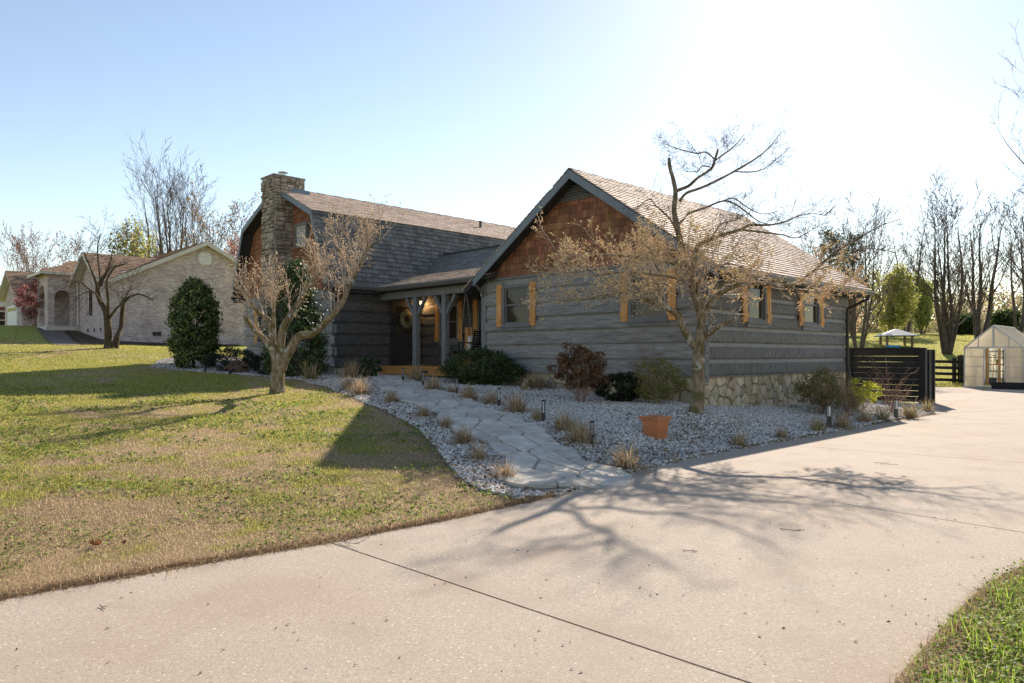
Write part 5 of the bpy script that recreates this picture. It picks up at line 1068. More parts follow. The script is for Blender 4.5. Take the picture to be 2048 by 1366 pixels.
# ================================================================ SHRUBS AND PLANTS
def lump(dirs, seed, amp=.16, f=1.6):
    return np.array([1+amp*mnoise.noise((d[0]*f+seed*3.1, d[1]*f, d[2]*f))+amp*.5*mnoise.noise((d[0]*f*2.3, d[1]*f*2.3+seed, d[2]*f*2.3)) for d in dirs])
def shrub(name, base, rx, ry, h, n, size, cols, label, seed, shape='ball', m=None, group=None, stems=8, stem_m=None, shell=.55, foot=.0, amp=.16, elong=1.7, cat='shrub', bright=(.7, 1.3), stem_r=.012, clump=55, spread=.085):
    """leafy shrub: real leaves through the outer part of a lumpy volume, on a few stems"""
    rg = np.random.default_rng(seed); rng = random.Random(seed); t_ = empty(name, base); tag(t_, label, cat, group)
    d = rg.normal(size=(n, 3)); d /= np.linalg.norm(d, axis=1)[:, None]; k = lump(d, seed, amp)*(shell+(1-shell)*rg.random(n)**.5)*(1+.22*(rg.random(n) < .10)*rg.random(n))
    zc = d[:, 2]
    if shape == 'column': t2 = rg.random(n); prof = np.interp(t2, [0, .06, .2, .5, .78, .93, 1], [.62, .88, 1, .98, .80, .48, .12]); a = rg.random(n)*2*np.pi; d = np.stack([np.cos(a), np.sin(a), (t2-.4)*1.2], 1); k = lump(d*2, seed, amp)*(shell+(1-shell)*rg.random(n)**.5); P = np.stack([d[:, 0]*rx*prof*k, d[:, 1]*ry*prof*k, foot+t2*(h-foot)], 1)
    elif shape == 'cone': t2 = rg.random(n)**1.25; prof = np.interp(t2, [0, .08, .3, .65, .9, 1], [.75, 1, .98, .66, .28, .05]); a = rg.random(n)*2*np.pi; d = np.stack([np.cos(a), np.sin(a), t2*.8], 1); k = lump(d*2, seed, amp)*(shell+(1-shell)*rg.random(n)**.5); P = np.stack([d[:, 0]*rx*prof*k, d[:, 1]*ry*prof*k, foot+t2*(h-foot)], 1)
    else: P = np.stack([d[:, 0]*rx*k, d[:, 1]*ry*k, foot+(h-foot)*(.5+.5*d[:, 2]*k)], 1)
    # leaves sit in clumps, so the outline is ragged and light and dark pockets show
    nc = max(24, n//clump); sg = spread*(rx*ry*h)**(1/3); ci = rg.integers(0, nc, n); Cc = P[:nc]; off_ = rg.normal(0, sg, (n, 3))*np.array([1, 1, .8]); P = Cc[ci]+off_
    sh = rg.uniform(.72, 1.18, nc)[ci]
    P[:, 2] = np.maximum(P[:, 2], .02); Nn = d[:nc][ci]*.5+off_/sg*.7+rg.normal(0, .5, (n, 3))
    o = obj('foliage', leaf_mesh('foliage', P, Nn, size, cols, m or M_leaf, seed, elong, bright), t_); o['kind'] = 'stuff'
    S, T = [], []
    for i in range(stems): a = rng.uniform(0, 6.28); q = rng.uniform(.15, .75); grow(S, T, (rng.gauss(0, .05), rng.gauss(0, .05), -.05), (math.cos(a)*q*rx/h*1.6, math.sin(a)*q*ry/h*1.6, 1), h*rng.uniform(.6, .92), stem_r, 0, 2, rng, seg=h*.09, wob=.12, up=.05, nb=(5, 3, 0), ang=(25, 55), lf=(.25, .5), rf=.6)
    obj('stems', branch_mesh('stems', S, stem_m or M_grey, .002), t_); return t_
GDK = [(.05, .085, .03), (.07, .11, .038), (.04, .065, .025), (.10, .14, .045)]
p = hit(388, 737); shrub('holly_shrub', p, .63, .63, 2.62, 15000, .06, [(.06, .095, .03), (.085, .125, .038), (.14, .18, .05), (.045, .07, .025), (.24, .26, .08)], 'tall oval holly clipped to a column beside the brick wall', 3, 'column', shell=.72, foot=.12, amp=.2, stems=5, stem_r=.03)
p = hit(606, 754); shrub('holly_shrub', p+Vector((-.28, .3, 0)), .74, .74, 3.0, 16000, .05, GDK, 'dark glossy evergreen climbing beside the chimney behind the lawn dogwood', 5, 'cone', shell=.7, foot=.05, amp=.2, stems=5, stem_r=.03)
for px, py, rx, h, n, lb in ((456, 745, .72, .66, 9000, 'wide low dark boxwood beside the oval holly'), (524, 752, .36, .62, 4200, 'small round dark boxwood below the chimney')):
    p = hit(px, py); shrub('boxwood', p+Vector((0, .3, 0)), rx, rx*.8, h, n, .026, [(.014, .020, .012), (.02, .028, .014), (.03, .036, .018)], lb, px, shell=.75, amp=.1, elong=1.3)
p = hit(472, 747); shrub('dry_shrub', p, .36, .3, .36, 900, .02, [(.22, .13, .08), (.30, .19, .12)], 'dry brown twiggy shrub in front of the wide boxwood', 77, shell=.3, stems=26, stem_m=M_farp, stem_r=.005)
p = hit(735, 757); shrub('laurel_shrub', p+Vector((0, .2, 0)), .30, .26, .55, 900, .06, [(.03, .055, .022), (.05, .08, .03)], 'small dark laurel against the wall left of the porch', 9, shell=.4)
p = hit(962, 772); c0 = p+Vector((0, .3, 0)); shrub('yew_shrub', c0, .92, .62, .86, 15000, .028, [(.055, .085, .03), (.075, .11, .04), (.10, .135, .05), (.035, .05, .022)], 'spreading dark yew in front of the porch swing', 12, shell=.65, amp=.26, elong=2.2)
p = hit(1172, 808); shrub('nandina_shrub', p+Vector((-.1, .1, 0)), .50, .44, 1.08, 4800, .032, [(.18, .065, .038), (.22, .085, .05), (.13, .09, .04), (.13, .11, .045), (.11, .06, .03)], 'reddish-brown upright shrub with bare stems beside the log wall', 14, foot=.22, shell=.35, amp=.3, stems=16, stem_m=M_farp, stem_r=.010, elong=1.9)
p = hit(1244, 806); shrub('juniper_shrub', p+Vector((0, .3, 0)), .50, .40, .58, 6500, .028, [(.022, .034, .015), (.03, .045, .02), (.015, .024, .012)], 'low dark green shrub between the red shrub and the tan one', 15, shell=.6)
p = hit(1318, 811); shrub('privet_shrub', p+Vector((0, .15, 0)), .52, .48, .92, 6500, .022, [(.23, .20, .065), (.18, .18, .055), (.30, .22, .09), (.16, .20, .055)], 'tan-green twiggy shrub left of the gravel-bed dogwood', 16, foot=.05, shell=.35, amp=.24, stems=18, stem_m=M_twig, stem_r=.006)
p = hit(1652, 832); shrub('azalea_shrub', p+Vector((0, .2, 0)), .58, .50, 1.0, 5200, .024, [(.20, .22, .075), (.27, .24, .09), (.34, .23, .12), (.17, .20, .065)], 'olive twiggy shrub before the stone foundation near the downspout', 17, foot=.08, shell=.3, amp=.26, stems=24, stem_m=M_farp, stem_r=.006, m=M_leafs)
p = hit(1728, 828); shrub('spirea_shrub', p+Vector((0, .1, 0)), .40, .36, .80, 2600, .030, [(.62, .60, .10), (.52, .52, .08), (.40, .44, .08)], 'bright yellow-green shrub in front of the black slat screen', 18, foot=.15, shell=.2, amp=.3, stems=14, stem_m=M_farp, stem_r=.006, m=M_leafs)
# leafless shrubs: twigs only
def twig_shrub(name, base, h, spread, n, label, seed, m, r=.007, lev=2, nb=(5, 3, 1), tips=None):
    rng = random.Random(seed); t_ = empty(name, base); tag(t_, label, 'shrub'); S, T = [], []
    for i in range(n): a = rng.uniform(0, 6.28); q = rng.uniform(.2, 1)*spread; grow(S, T, (rng.gauss(0, .06), rng.gauss(0, .06), -.04), (math.cos(a)*q, math.sin(a)*q, 1), h*rng.uniform(.6, 1.1), r, 0, lev, rng, seg=h*.07, wob=.2, up=.03, nb=nb, ang=(25, 60), lf=(.3, .55), rf=.65, tip=.4)
    obj('stems', branch_mesh('stems', S, m, .0022), t_)
    if tips: obj('buds', buds(T, M_bud, .012, tips, seed), t_)['kind'] = 'stuff'
    return t_
twig_shrub('twiggy_shrub', hit(1790, 826)+Vector((0, .1, 0)), 1.02, .75, 12, 'leafless reddish shrub sprawling over the black slat screen', 61, M_farp, .010, tips=[(.34, .17, .10)])
twig_shrub('twiggy_shrub', hit(1690, 834)+Vector((.1, .1, 0)), .85, .6, 20, 'leafless brown shrub between the olive and yellow shrubs', 62, M_farp, .007)
twig_shrub('twiggy_shrub', hit(1300, 806)+Vector((0, .6, 0)), 1.25, .55, 9, 'tall leafless shrub with red twigs rising behind the tan shrub', 63, M_farp, .008, tips=[(.40, .25, .16)])
for k, (px, py, h, lb) in enumerate(((1527, 832, 1.15, 'second from the dogwood'), (1576, 832, 1.35, 'third from the dogwood'), (1616, 832, 1.1, 'farthest from the dogwood'), (1440, 828, .5, 'nearest the dogwood'))):
    p = hit(px, py-14); twig_shrub('rose_cane', p+Vector((0, .3, 0)), h*.8, .06, 2, 'thin bare cane against the stone foundation, %s' % lb, 70+k, M_farp, .005, 1, (3, 0), [(.40, .26, .18)])
p = Vector(hl(-10.0, -3.0, 3.0))
bt = hit(66, 654); shrub('redbud_shrub', Vector((at(73, 40.2), 40.2, zg(at(73, 40.2), 40.2))), 1.05, .9, 2.7, 3600, .06, [(.40, .16, .14), (.30, .12, .11), (.22, .09, .09)], 'red-leaved bush beside the brick entry portico', 20, foot=.5, shell=.3, amp=.25, stems=12, m=M_leafs, stem_m=M_farp, stem_r=.02)
# fern in the porch planter
rg = np.random.default_rng(3); P, Nn = [], []
for i in range(34):
    a = rg.uniform(0, 6.28); l = rg.uniform(.25, .5)
    for k in range(14): t_ = (k+1)/14; P.append((math.cos(a)*l*t_, math.sin(a)*l*t_, .36+.35*t_*rg.uniform(.6, 1.1)-.42*t_*t_)); Nn.append((0, 0, 1))
obj('fronds', leaf_mesh('fronds', np.array(P)+rg.normal(0, .012, (len(P), 3)), np.array(Nn)+rg.normal(0, .4, (len(P), 3)), .05, [(.02, .03, .014), (.03, .045, .02)], M_leaf, 4, 2), fp)['kind'] = 'stuff'
# wreath on the door
wr_ = empty('wreath', hl(XM+.075, Y0+2.53, 2.50), HROT); tag(wr_, 'round pale green wreath hanging on the front door', 'wreath')
MB().tube([(0, .20*math.cos(R(20*i)), .20*math.sin(R(20*i))) for i in range(19)], .03, 6).build('ring', M_woodd, wr_)
a = rg.uniform(0, 6.28, 900); rr = .20+rg.normal(0, .045, 900); P = np.stack([.03+np.abs(rg.normal(0, .03, 900)), rr*np.cos(a), rr*np.sin(a)], 1)
obj('leaves', leaf_mesh('leaves', P, rg.normal(size=(900, 3)), .035, [(.55, .54, .38), (.42, .46, .26), (.70, .67, .54)], M_leafs, 5), wr_)['kind'] = 'stuff'
# ---------------------------------------------------------------- dry grass tufts
M_tuft = mat('dry_tuft', (1, 1, 1), rough=.75, attr=True, spec=.2, trans=.3)
TC = np.array([(.56, .41, .265), (.70, .54, .36), (.45, .31, .195), (.36, .25, .155)]); TG = np.array([(.20, .22, .06), (.26, .27, .08), (.34, .30, .09)])
def tuft_mesh(seed, greenf, n=260, droop=1.0):
    rg = np.random.default_rng(seed); a = rg.uniform(0, 6.28, n); l = rg.uniform(.22, .42, n); el = rg.uniform(.35, 1.45, n); w_ = rg.uniform(.0035, .0065, n); ks = 5
    t_ = np.linspace(0, 1, ks)[None]; hor = np.cos(el)[:, None]*l[:, None]*t_+.10*droop*l[:, None]*t_**2; z = np.sin(el)[:, None]*l[:, None]*t_*1.12-droop*.62*l[:, None]*t_**2.2*np.cos(el*.7)[:, None]
    bx = rg.normal(0, .05, n)[:, None]; by = rg.normal(0, .05, n)[:, None]; a2 = a[:, None]+rg.normal(0, .35, (n, 1))*t_**2
    c = np.stack([bx+hor*np.cos(a2), by+hor*np.sin(a2), np.maximum(z, .004)], -1); sd = np.stack([-np.sin(a), np.cos(a), 0*a], -1)[:, None]*(w_[:, None, None]*(1-.8*t_[..., None]))
    v = np.stack([c-sd, c+sd], 2).reshape(n, ks*2, 3); o = np.arange(n)[:, None]*ks*2; f = np.vstack([o+[[2*i, 2*i+1, 2*i+3, 2*i+2]] for i in range(ks-1)])
    g = rg.random(n) < greenf; cc = np.where(g[:, None], TG[rg.integers(0, 3, n)], TC[rg.integers(0, 4, n)])*rg.uniform(.75, 1.2, (n, 1))
    return npmesh('grass_tuft', v.reshape(-1, 3), f, M_tuft, np.repeat(cc, ks*2, 0))
TM = [tuft_mesh(1, .06), tuft_mesh(2, .12), tuft_mesh(3, .03, droop=1.25), tuft_mesh(4, .4, 160, .8)]
ORD = ['first', 'second', 'third', 'fourth', 'fifth', 'sixth', 'seventh', 'eighth', 'ninth', 'tenth', 'eleventh', 'twelfth']
rt = random.Random(2)
def tufts(lst, fmt, group, kinds=(0, 1, 2)):
    for i, q in enumerate(lst):
        px, py, s = q[:3]; p = hit(px, py); k = q[3] if len(q) > 3 else rt.choice(kinds)
        o = obj('grass_tuft', TM[k], None, p+Vector((0, 0, .005)), (0, 0, rt.uniform(0, 6.28)), (s*1.2, s*1.2, s*1.2*rt.uniform(.9, 1.1))); tag(o, fmt % ORD[i], 'grass tuft', group)
tufts([(698, 780, 1.0), (721, 790, 1.1), (783, 805, .75), (847, 834, .62, 1), (893, 855, .55), (928, 888, .85), (955, 922, .6), (1010, 962, .62)], 'dry brown grass tuft left of the flagstone walk, %s from the porch', 'tufts along the walk')
tufts([(831, 762, 1.25), (866, 781, 1.1), (903, 787, .6), (936, 801, 1.05), (981, 810, .9), (1034, 827, 1.05), (1076, 842, .6, 3), (1128, 862, 1.0), (1160, 886, .95)], 'dry brown grass tuft right of the flagstone walk, %s from the porch', 'tufts along the walk')
tufts([(1252, 938, 1.0), (1477, 893, .72, 3), (1563, 878, .58, 1), (1636, 864, .82, 3), (1684, 857, .9, 1), (1728, 846, .85, 1), (1766, 842, .95, 3), (1821, 836, 1.1, 3), (1856, 825, .9, 3)], 'grass tuft along the driveway edge of the gravel, %s from the walk', 'tufts along the driveway')
tufts([(622, 760, 1.4), (703, 757, 1.4, 1)], 'green-brown grass tuft at the house foot left of the porch, %s from the chimney', 'tufts by the wall', (1, 3))
tufts([(1072, 778, 1.45), (1102, 776, 1.5)], 'tall brown reed clump behind the stump, %s from the yew', 'tufts by the wall')
# ---------------------------------------------------------------- lights, pot, rocks, stump
M_diff = mat('lamp_diffuser', (.8, .8, .78), rough=.3, trans=.3)
for i, (px, py, h) in enumerate(((806, 765, .36), (846, 775, .36), (914, 790, .34), (998, 816, .34), (1087, 845, .34), (1184, 890, .32))):
    p = hit(px, py); t_ = empty('path_light', p, rt.uniform(-.4, .4)); tag(t_, 'slim black path light right of the flagstone walk, %s from the porch' % ORD[i], 'path light', 'path lights'); b = .023
    MB().box(-b, b, -b, b, -.05, h*.42).build('base', M_blackm, t_)
    for sx in (-1, 1):
        for sy in (-1, 1): MB().box(sx*b-.006*(sx > 0)-.0*(sx < 0), sx*b+.006*(sx < 0), sy*b-.006*(sy > 0), sy*b+.006*(sy < 0), h*.42, h*.93).build('rod', M_blackm, t_)
    MB().box(-b-.002, b+.002, -b-.002, b+.002, h*.93, h).build('cap', M_blackm, t_); MB().lathe([(.006, h*.42), (.006, h*.93)], (0, 0, 0), 6).build('tube', M_diff, t_)
M_bronze = mat('bronze_metal', (.07, .058, .05), (.10, .085, .072), scale=4, rough=.5)
for px, py, h, lb in ((1658, 855, .42, 'nearer to the pot'), (1792, 838, .42, 'nearer to the slat screen')):
    p = hit(px, py); t_ = empty('bollard_light', p); tag(t_, 'bronze bollard light with white diffuser, %s' % lb, 'bollard light', 'bollard lights')
    MB().lathe([(.045, -.05), (.045, h*.5), (.04, h*.505)], (0, 0, 0), 14).build('post', M_bronze, t_, smooth=False); MB().lathe([(.034, h*.5), (.034, h*.93)], (0, 0, 0), 14).build('diffuser', M_diff, t_); MB().lathe([(.047, h*.93), (.047, h)], (0, 0, 0), 14).build('cap', M_bronze, t_)
    for a in (45, 135, 225, 315): MB().bar((.04*math.cos(R(a)), .04*math.sin(R(a)), h*.5), (.04*math.cos(R(a)), .04*math.sin(R(a)), h*.935), .009).build('rod', M_bronze, t_)
for px, py, lb in ((362, 739, 'under the oval holly'), (410, 745, 'left of the wide boxwood'), (462, 750, 'right of the wide boxwood')):
    p = hit(px, py); t_ = empty('spotlight', p, rt.uniform(0, 1)); tag(t_, 'small black garden spotlight in the gravel %s' % lb, 'spotlight', 'garden spotlights')
    MB().bar((0, 0, -.05), (0, 0, .07), .015).build('stake', M_blackm, t_); MB().tube([(-.03, -.05, .05), (.05, .07, .14)], [.032, .04], 8).build('head', M_blackm, t_)
M_terra = mat('terracotta_plastic', (.50, .17, .07), (.58, .215, .095), scale=3, rough=.5, spec=.4)
p = hit(1314, 879); pt_ = empty('planter_pot', p+Vector((0, .12, .0)), R(42)); tag(pt_, 'square ribbed terracotta planter standing empty on the gravel', 'planter')
a0, a1, hh = .118, .158, .315; body = MB(); ring = []
nr = 11
def sq(half, z, dent):
    r = []
    for e in range(4):
        for k in range(nr*2):
            t_ = (k/(nr*2))*2-1; o_ = half-(dent if k % 2 else 0); q = (t_*half, -o_) if k else (-half, -half); an = e*math.pi/2; r.append((q[0]*math.cos(an)-q[1]*math.sin(an), q[0]*math.sin(an)+q[1]*math.cos(an), z))
    return r
A_, B_ = sq(a0, 0, .007), sq(a1-.018, hh-.045, .007); n = len(A_); body.add(A_+B_, [(i, (i+1) % n, n+(i+1) % n, n+i) for i in range(n)]+[tuple(range(n))[::-1]]); body.build('body', M_terra, pt_)
rm = MB(); q = [(a1-.02, hh-.05), (a1, hh-.045), (a1+.004, hh-.012), (a1+.02, hh-.006), (a1+.02, hh+.012), (a1-.02, hh+.012), (a0-.012, .16)]
vs = [(x*h_, y*h_, z) for h_, z in q for x, y in ((-1, -1), (1, -1), (1, 1), (-1, 1))]; rm.add(vs, [(i*4+j, i*4+(j+1) % 4, (i+1)*4+(j+1) % 4, (i+1)*4+j) for i in range(len(q)-1) for j in range(4)]); rm.build('rim', M_terra, pt_, bevel=.004)
MB().box(-.10, .10, -.10, .10, .15, .2).build('soil', M_mulch, pt_)
def rock_mesh(seed, m, sub=2):
    bm = bmesh.new(); bmesh.ops.create_icosphere(bm, subdivisions=sub, radius=1)
    for v in bm.verts: c = v.co.copy(); v.co = c*(1+.35*mnoise.noise(c*1.1+Vector((seed*5.1, 0, 0)))+.12*mnoise.noise(c*3+Vector((seed, 2, 0)))); v.co.z = max(min(v.co.z, .62), -.6)
    me = bpy.data.meshes.new('rock'); bm.to_mesh(me); bm.free(); me.materials.append(m); return me
M_rock = mat('tan_rock', (.34, .25, .16), (.48, .39, .28), (.56, .50, .41), scale=2, rough=.9, bump=.8, bscale=8, bdist=.05, rnd=.15)
RM = [rock_mesh(k, M_rock) for k in range(3)]
for i, (px, py, sx, sy, sz, rz, lb) in enumerate(((1240, 912, .15, .09, .05, .3, 'pale flat rock behind the largest grass tuft by the drive'), (1212, 908, .035, .03, .04, .1, 'small square tan rock left of the pale flat rock'), (1330, 905, .11, .05, .03, -.2, 'long flat rock in front of the terracotta planter'), (1343, 922, .10, .06, .05, -.7, 'tan angular rock nearest the drive below the planter'), (1232, 944, .10, .07, .045, .5, 'rounded whitish rock at the corner of walk and drive'), (1268, 905, .10, .07, .05, 1, 'tan rock just behind the largest dry tuft'))):
    o = obj('rock', RM[i % 3], None, hit(px, py)+Vector((0, 0, sz*.4)), (0, 0, rz), (sx, sy, sz)); tag(o, lb, 'rock', 'edging rocks')
p = hit(1053, 781); st = empty('tree_stump', p); tag(st, 'short weathered stump standing in the gravel right of the yew', 'stump')
MB().tube([(0, 0, -.05), (.0, 0, .05), (.01, 0, .18), (.015, 0, .25)], [.16, .13, .115, .11], 11).build('stump', M_bark, st); MB().tube([(.015, 0, .2505), (.015, 0, .256)], [.1, .098], 11).build('cut_face', M_wood, st)
br = hit(22, 700); t_ = empty('fallen_branch', br); tag(t_, 'dark fallen branch lying on the lawn at the left edge', 'branch'); S, T = [], []
rgr = random.Random(9); grow(S, T, (-1.2, .1, .25), (1, -.05, -.12), 2.0, .022, 0, 1, rgr, .2, .12, 0, 5, (30, 55), (.3, .5), .6); obj('stems', branch_mesh('stems', S, M_twigd, .006), t_)
M_dead = mat('dead_leaf', (1, 1, 1), rough=.8, attr=True, trans=.25)
for i, (px, py, s, lb) in enumerate(((192, 1096, .075, 'large curled brown leaf on the near lawn'), (247, 1093, .04, 'small dark leaf right of the large curled one'), (452, 1004, .055, 'dark oak leaf in the middle of the near lawn'), (410, 979, .04, 'orange leaf on the lawn above the dark oak leaf'), (105, 992, .045, 'brown leaf on the lawn near the left edge'), (400, 896, .035, 'brown leaf on the lawn left of the gable shadow'), (533, 957, .035, 'tan leaf on the lawn below the gable shadow'))):
    rg = np.random.default_rng(i); mb = MB(); n = 9; vs = [(0, 0, .01)]
    for k in range(n): a = 2*math.pi*k/n; r_ = s*.7*(1 if k % 2 else .55)*rg.uniform(.8, 1.1); vs.append((r_*math.cos(a), r_*.7*math.sin(a), .02+abs(math.sin(a*1.5))*s*.5*rg.uniform(.5, 1)))
    c = [(.30, .13, .05), (.16, .085, .045), (.10, .055, .03), (.42, .17, .05), (.22, .12, .06), (.26, .14, .06), (.36, .22, .11)][i]
    mb.add(vs, [(0, k+1, (k+1) % n+1) for k in range(n)], c); o = mb.build('dead_leaf', M_dead, colr=True); o.location = hit(px, py)+Vector((0, 0, .006)); o.rotation_euler = (.12, .1, i); tag(o, lb, 'leaf', 'dead leaves')
for i, (px, py, L_, rz, lb) in enumerate(((1560, 1078, .16, -.1, 'thin forked twig on the concrete below the branch shadow'), (1365, 1122, .09, -.3, 'short twig on the concrete left of the forked one'), (1748, 938, .22, -.2, 'curved twig on the concrete near the second joint'), (1750, 958, .14, -.9, 'bent twig below the curved one'), (1650, 978, .2, -.3, 'twig lying in the branch shadow'), (1740, 981, .16, .1, 'straight twig right of the shadowed one'), (680, 1090, .22, -.5, 'brown stem at the end of the near joint'), (200, 1241, .07, -.3, 'short straight twig on the near concrete at left'))):
    p = hit(px, py); rgr = random.Random(i+3); S, T = [], []; grow(S, T, (0, 0, .008), (math.cos(rz), math.sin(rz)-.3, .02), L_, .0035, 0, 1, rgr, L_*.2, .22, -.01, 3, (30, 60), (.25, .45), .7)
    o = obj('twig', branch_mesh('twig', [(Vector((a.x, a.y, max(a.z, .004))), Vector((b.x, b.y, max(b.z, .004))), r0, r1, l) for a, b, r0, r1, l in S], M_twigd, .0022), None, p+Vector((0, 0, .012 if p.z < 0 else 0))); o.location.z = max(p.z, .002); tag(o, lb, 'twig', 'twigs on the driveway')
# ================================================================ GRAVEL, GRASS, LITTER
rg = np.random.default_rng(77)
def in_bed(x, y): return inpoly(x, y, BED) & (polydist(x, y, WALK) > .50)
def sample(n, d0, d1, x0, x1, pw):
    """random ground points, density falling with distance"""
    u = rg.random(n); d = (d0**(2-pw)+u*(d1**(2-pw)-d0**(2-pw)))**(1/(2-pw)) if pw != 2 else d0*(d1/d0)**u
    return rg.uniform(x0, x1, n)*d, d
gxs, gys = sample(210000, 6.8, 24, -.56, .62, 1.45); ok = in_bed(gxs, gys); gxs, gys = gxs[ok], gys[ok]; n = min(len(gxs), 65000); gxs, gys = gxs[:n], gys[:n]
_A = np.array(DRIVE_L[7:13]); _k = rg.integers(0, 5, 420); _t = rg.random(420)[:, None]; sp_ = _A[_k]*(1-_t)+_A[_k+1]*_t+np.array([.45, -.9])*np.abs(rg.normal(0, .07, 420))[:, None]; gxs = np.concatenate([gxs, sp_[:, 0]]); gys = np.concatenate([gys, sp_[:, 1]]); n = len(gxs)
ico = bmesh.new(); bmesh.ops.create_icosphere(ico, subdivisions=1, radius=1); iv = np.array([v.co[:] for v in ico.verts]); fi = np.array([[v.index for v in f.verts] for f in ico.faces]); ico.free()
var = np.stack([iv*(1+rg.normal(0, .16, (12, 1)))*[1, .8, .55] for _ in range(16)]); s = rg.uniform(.010, .022, n)*(1+.4*(rg.random(n) < .12))*(.85+gys/40)
a = rg.uniform(0, 6.28, n); b = rg.normal(0, .5, n); V = var[rg.integers(0, 16, n)]*s[:, None, None]
x1 = V[..., 0]*np.cos(b)[:, None]-V[..., 2]*np.sin(b)[:, None]; z1 = V[..., 0]*np.sin(b)[:, None]+V[..., 2]*np.cos(b)[:, None]; y1 = V[..., 1]
gz_ = np.maximum(Z(gxs, gys), -.012)+(vnoise(gxs, gys, .9, 5)-.5)*.03+.012+s*.25
V = np.stack([x1*np.cos(a)[:, None]-y1*np.sin(a)[:, None]+gxs[:, None], x1*np.sin(a)[:, None]+y1*np.cos(a)[:, None]+gys[:, None], z1+gz_[:, None]], -1)
GC = np.array([(.60, .565, .52), (.66, .625, .58), (.53, .50, .465), (.70, .665, .62), (.42, .395, .37), (.54, .47, .39)]); c = GC[rg.integers(0, 6, n)]*rg.uniform(.8, 1.15, (n, 1))
M_grav = mat('gravel_stone', (.85, .85, .85), (1.1, 1.1, 1.1), scale=40, rough=.85, attr=True, spec=.25)
gv_ = obj('gravel', npmesh('gravel', V.reshape(-1, 3), (fi[None]+np.arange(n)[:, None, None]*12).reshape(-1, 3), M_grav, np.repeat(c, 12, 0))); tag(gv_, 'loose grey-white gravel filling the garden bed', 'gravel', kind='stuff')
# ---- lawn blades
M_blade = mat('grass_blade', (1, 1, 1), rough=.6, attr=True, spec=.25, trans=.55)
def blades(name, x, y, h, w_, cols, label, lean=.45, cat='grass'):
    n = len(x); a = rg.uniform(0, 6.28, n); l = np.abs(rg.normal(0, lean, n)); la = rg.uniform(0, 6.28, n); z = Z(x, y)+np.where(Z(x, y) > .05, (vnoise(x, y, .9, 5)-.5)*.03, 0)-.004
    sd = np.stack([np.cos(a), np.sin(a), 0*a], 1)*(w_/2)[:, None]; p = np.stack([x, y, z], 1); tip = p+np.stack([np.cos(la)*l*h, np.sin(la)*l*h, h/np.sqrt(1+l*l)], 1)
    v = np.stack([p-sd, p+sd, tip], 1).reshape(-1, 3); f = np.arange(n*3).reshape(n, 3)
    o = obj(name, npmesh(name, v, f, M_blade, np.repeat(cols, 3, 0))); tag(o, label, cat, kind='stuff'); return o
def lawn_ok(x, y): return ~inpoly(x, y, DRIVE) & ~(inpoly(x, y, BED) & (polydist(x, y, LAWN_EDGE) > .06)) & (polydist(x, y, DRIVE_L) > .015)
x, y = sample(620000, 3.6, 34, -.80, .10, 2.0); ok = lawn_ok(x, y) & (x < 1.5); x, y = x[ok], y[ok]; g = green(x, y); far = np.clip(y/10, .4, 2.2)
isg = rg.random(len(x)) < smooth((g-.37)/.32); cols = np.where(isg[:, None], GRN[rg.integers(0, 4, len(x))], TAN[rg.integers(0, 4, len(x))])*rg.uniform(.75, 1.25, (len(x), 1))
h = np.where(isg, rg.uniform(.018, .046, len(x)), rg.uniform(.012, .032, len(x)))*(.85+.3*far); w_ = rg.uniform(.006, .011, len(x))*far
blades('lawn_grass', x, y, h, w_, cols, 'patchy green and straw-coloured lawn grass', 1.3)
x, y = sample(60000, 30, 75, .35, .85, 2.0); ok = ~inpoly(x, y, DRIVE); x, y = x[ok], y[ok]; cols = GRN[rg.integers(0, 4, len(x))]*rg.uniform(.8, 1.3, (len(x), 1)); blades('back_grass', x, y, rg.uniform(.06, .12, len(x)), rg.uniform(.02, .04, len(x)), cols, 'sunlit green lawn behind the fence and greenhouse', .6)
# ---- broad-leaved weeds dotted through the near lawn
x, y = sample(26000, 3.8, 16, -.75, .08, 1.9); ok = lawn_ok(x, y) & (vnoise(x, y, .6, 12)+.35*vnoise(x, y, .12, 13) > .74); x, y = x[ok], y[ok]; P = np.stack([x, y, Z(x, y)+.012+.02*rg.random(len(x))], 1); Nn = np.stack([rg.normal(0, .6, len(x)), rg.normal(0, .6, len(x)), np.ones(len(x))], 1)
o = obj('lawn_weeds', leaf_mesh('lawn_weeds', P, Nn, .022*np.clip(y/6, .8, 2), [(.22, .30, .06), (.16, .24, .05), (.30, .36, .09), (.12, .17, .04)], M_leafs, 21, 1.3)); tag(o, 'low broad-leaved weeds scattered through the near lawn', 'weeds', kind='stuff')
# ---- dry thatch lying along the lawn's edges
def along(pts, n):
    L_ = np.array([math.dist(a, b) for a, b in zip(pts[:-1], pts[1:])]); cum = np.concatenate([[0], np.cumsum(L_)]); s = rg.random(n)*cum[-1]; k = np.clip(np.searchsorted(cum, s)-1, 0, len(L_)-1); t_ = (s-cum[k])/L_[k]; A = np.array(pts); return A[k]*(1-t_[:, None])+A[k+1]*t_[:, None]
q = along(DRIVE_L[2:9], 15000); q = q+rg.normal(0, .03, q.shape)*(.4+1.6*vnoise(q[:, 0], q[:, 1], .35, 6))[:, None]; q2 = along(LAWN_EDGE[6:], 9000); q2 = q2+rg.normal(0, .05, q2.shape); q = np.vstack([q, q2]); DK = np.array([(.30, .20, .115), (.40, .28, .165), (.20, .125, .075), (.48, .36, .22), (.15, .095, .055)])
blades('dry_thatch', q[:, 0], q[:, 1], rg.uniform(.012, .045, len(q)), rg.uniform(.003, .007, len(q)), DK[rg.integers(0, 5, len(q))]*rg.uniform(.7, 1.2, (len(q), 1)), 'dead brown thatch along the edge of lawn and concrete', 2.6)
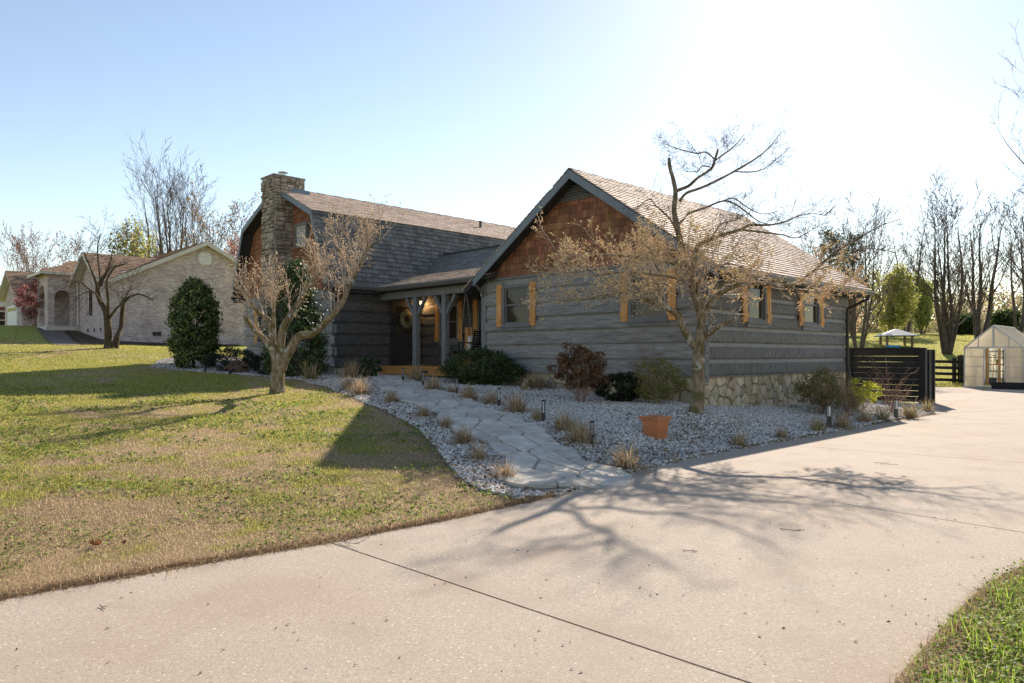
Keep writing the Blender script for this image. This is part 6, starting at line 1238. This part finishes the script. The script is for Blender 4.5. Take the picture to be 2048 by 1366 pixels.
# ---- weedy verge in the near right corner
V0 = [(1.3, 2.2), (1.66, 2.96), (2.12, 3.47), (2.72, 4.10), (3.35, 4.6), (4.1, 5.0), (6.0, 5.7), (7, 5), (5, 3), (3, 1.5)]
x = rg.uniform(1.3, 5.2, 110000); y = rg.uniform(2.0, 6.6, 110000); ed = polydist(x, y, V0[:7]); ok = (inpoly(x, y, V0) | (ed < .05*vnoise(x, y, .12, 9)**.5)) & (rg.random(110000) < np.clip(.25+ed*3, 0, 1)); x, y = x[ok], y[ok]; n = len(x); hgt = .015+.075*vnoise(x, y, .22, 4)*rg.random(n)
P = np.stack([x, y, np.maximum(Z(x, y), 0)+hgt], 1); Nn = np.stack([rg.normal(0, .5, n), rg.normal(0, .5, n), np.ones(n)], 1); VC = [(.20, .30, .04), (.26, .36, .055), (.14, .22, .035), (.34, .42, .08), (.10, .16, .03), (.26, .18, .08)]
o = obj('verge_weeds', leaf_mesh('verge_weeds', P, Nn, .017, VC, M_leafs, 8, 1.25)); tag(o, 'low green clover and weeds on the verge in the near corner', 'weeds', kind='stuff')
k = rg.random(n) < .22; bx, by = x[k], y[k]; blades('verge_grass', bx, by, rg.uniform(.05, .15, len(bx))*(.4+.9*vnoise(bx, by, .3, 6)), rg.uniform(.004, .007, len(bx)), GRN[rg.integers(0, 4, len(bx))]*np.array([.8, 1.25, .7])*rg.uniform(.8, 1.3, (len(bx), 1)), 'longer grass blades among the verge weeds', .55)
q = along(V0[:7], 5000)+rg.normal(0, .04, (5000, 2)); blades('verge_thatch', q[:, 0], q[:, 1], rg.uniform(.02, .06, 5000), rg.uniform(.003, .006, 5000), DK[rg.integers(0, 5, 5000)], 'dead stems along the verge edge', 1.8)
# ---- leaf litter between the stones
x, y = sample(16000, 6.9, 22, -.5, .6, 1.6); ok = in_bed(x, y) & ((vnoise(x, y, 1.1, 8) > .5) | (polydist(x, y, LAWN_EDGE) < .5*rg.random(len(x)))); x, y = x[ok], y[ok]; P = np.stack([x, y, Z(x, y)+.035], 1); Nn = np.stack([rg.normal(0, .4, len(x)), rg.normal(0, .4, len(x)), np.ones(len(x))], 1)
o = obj('leaf_litter', leaf_mesh('leaf_litter', P, Nn, .035, [(.22, .12, .06), (.30, .18, .09), (.15, .085, .05)], M_dead, 9, 1.5)); tag(o, 'scattered brown leaf litter between the gravel stones', 'leaf litter', kind='stuff')
# ---- specks of bark and grit on the concrete
x = rg.uniform(-5, 9, 1500); y = rg.uniform(2.6, 14, 1500); ok = inpoly(x, y, DRIVE) & (rg.random(1500) < np.clip(4/y, 0, 1)); x, y = x[ok], y[ok]; P = np.stack([x, y, np.full(len(x), .004)], 1); Nn = np.stack([rg.normal(0, .25, len(x)), rg.normal(0, .25, len(x)), np.ones(len(x))], 1)
o = obj('bark_litter', leaf_mesh('bark_litter', P, Nn, .011, [(.08, .05, .035), (.14, .09, .06)], M_dead, 10, 2.0)); tag(o, 'tiny dark bark flecks scattered on the concrete drive', 'litter', kind='stuff')
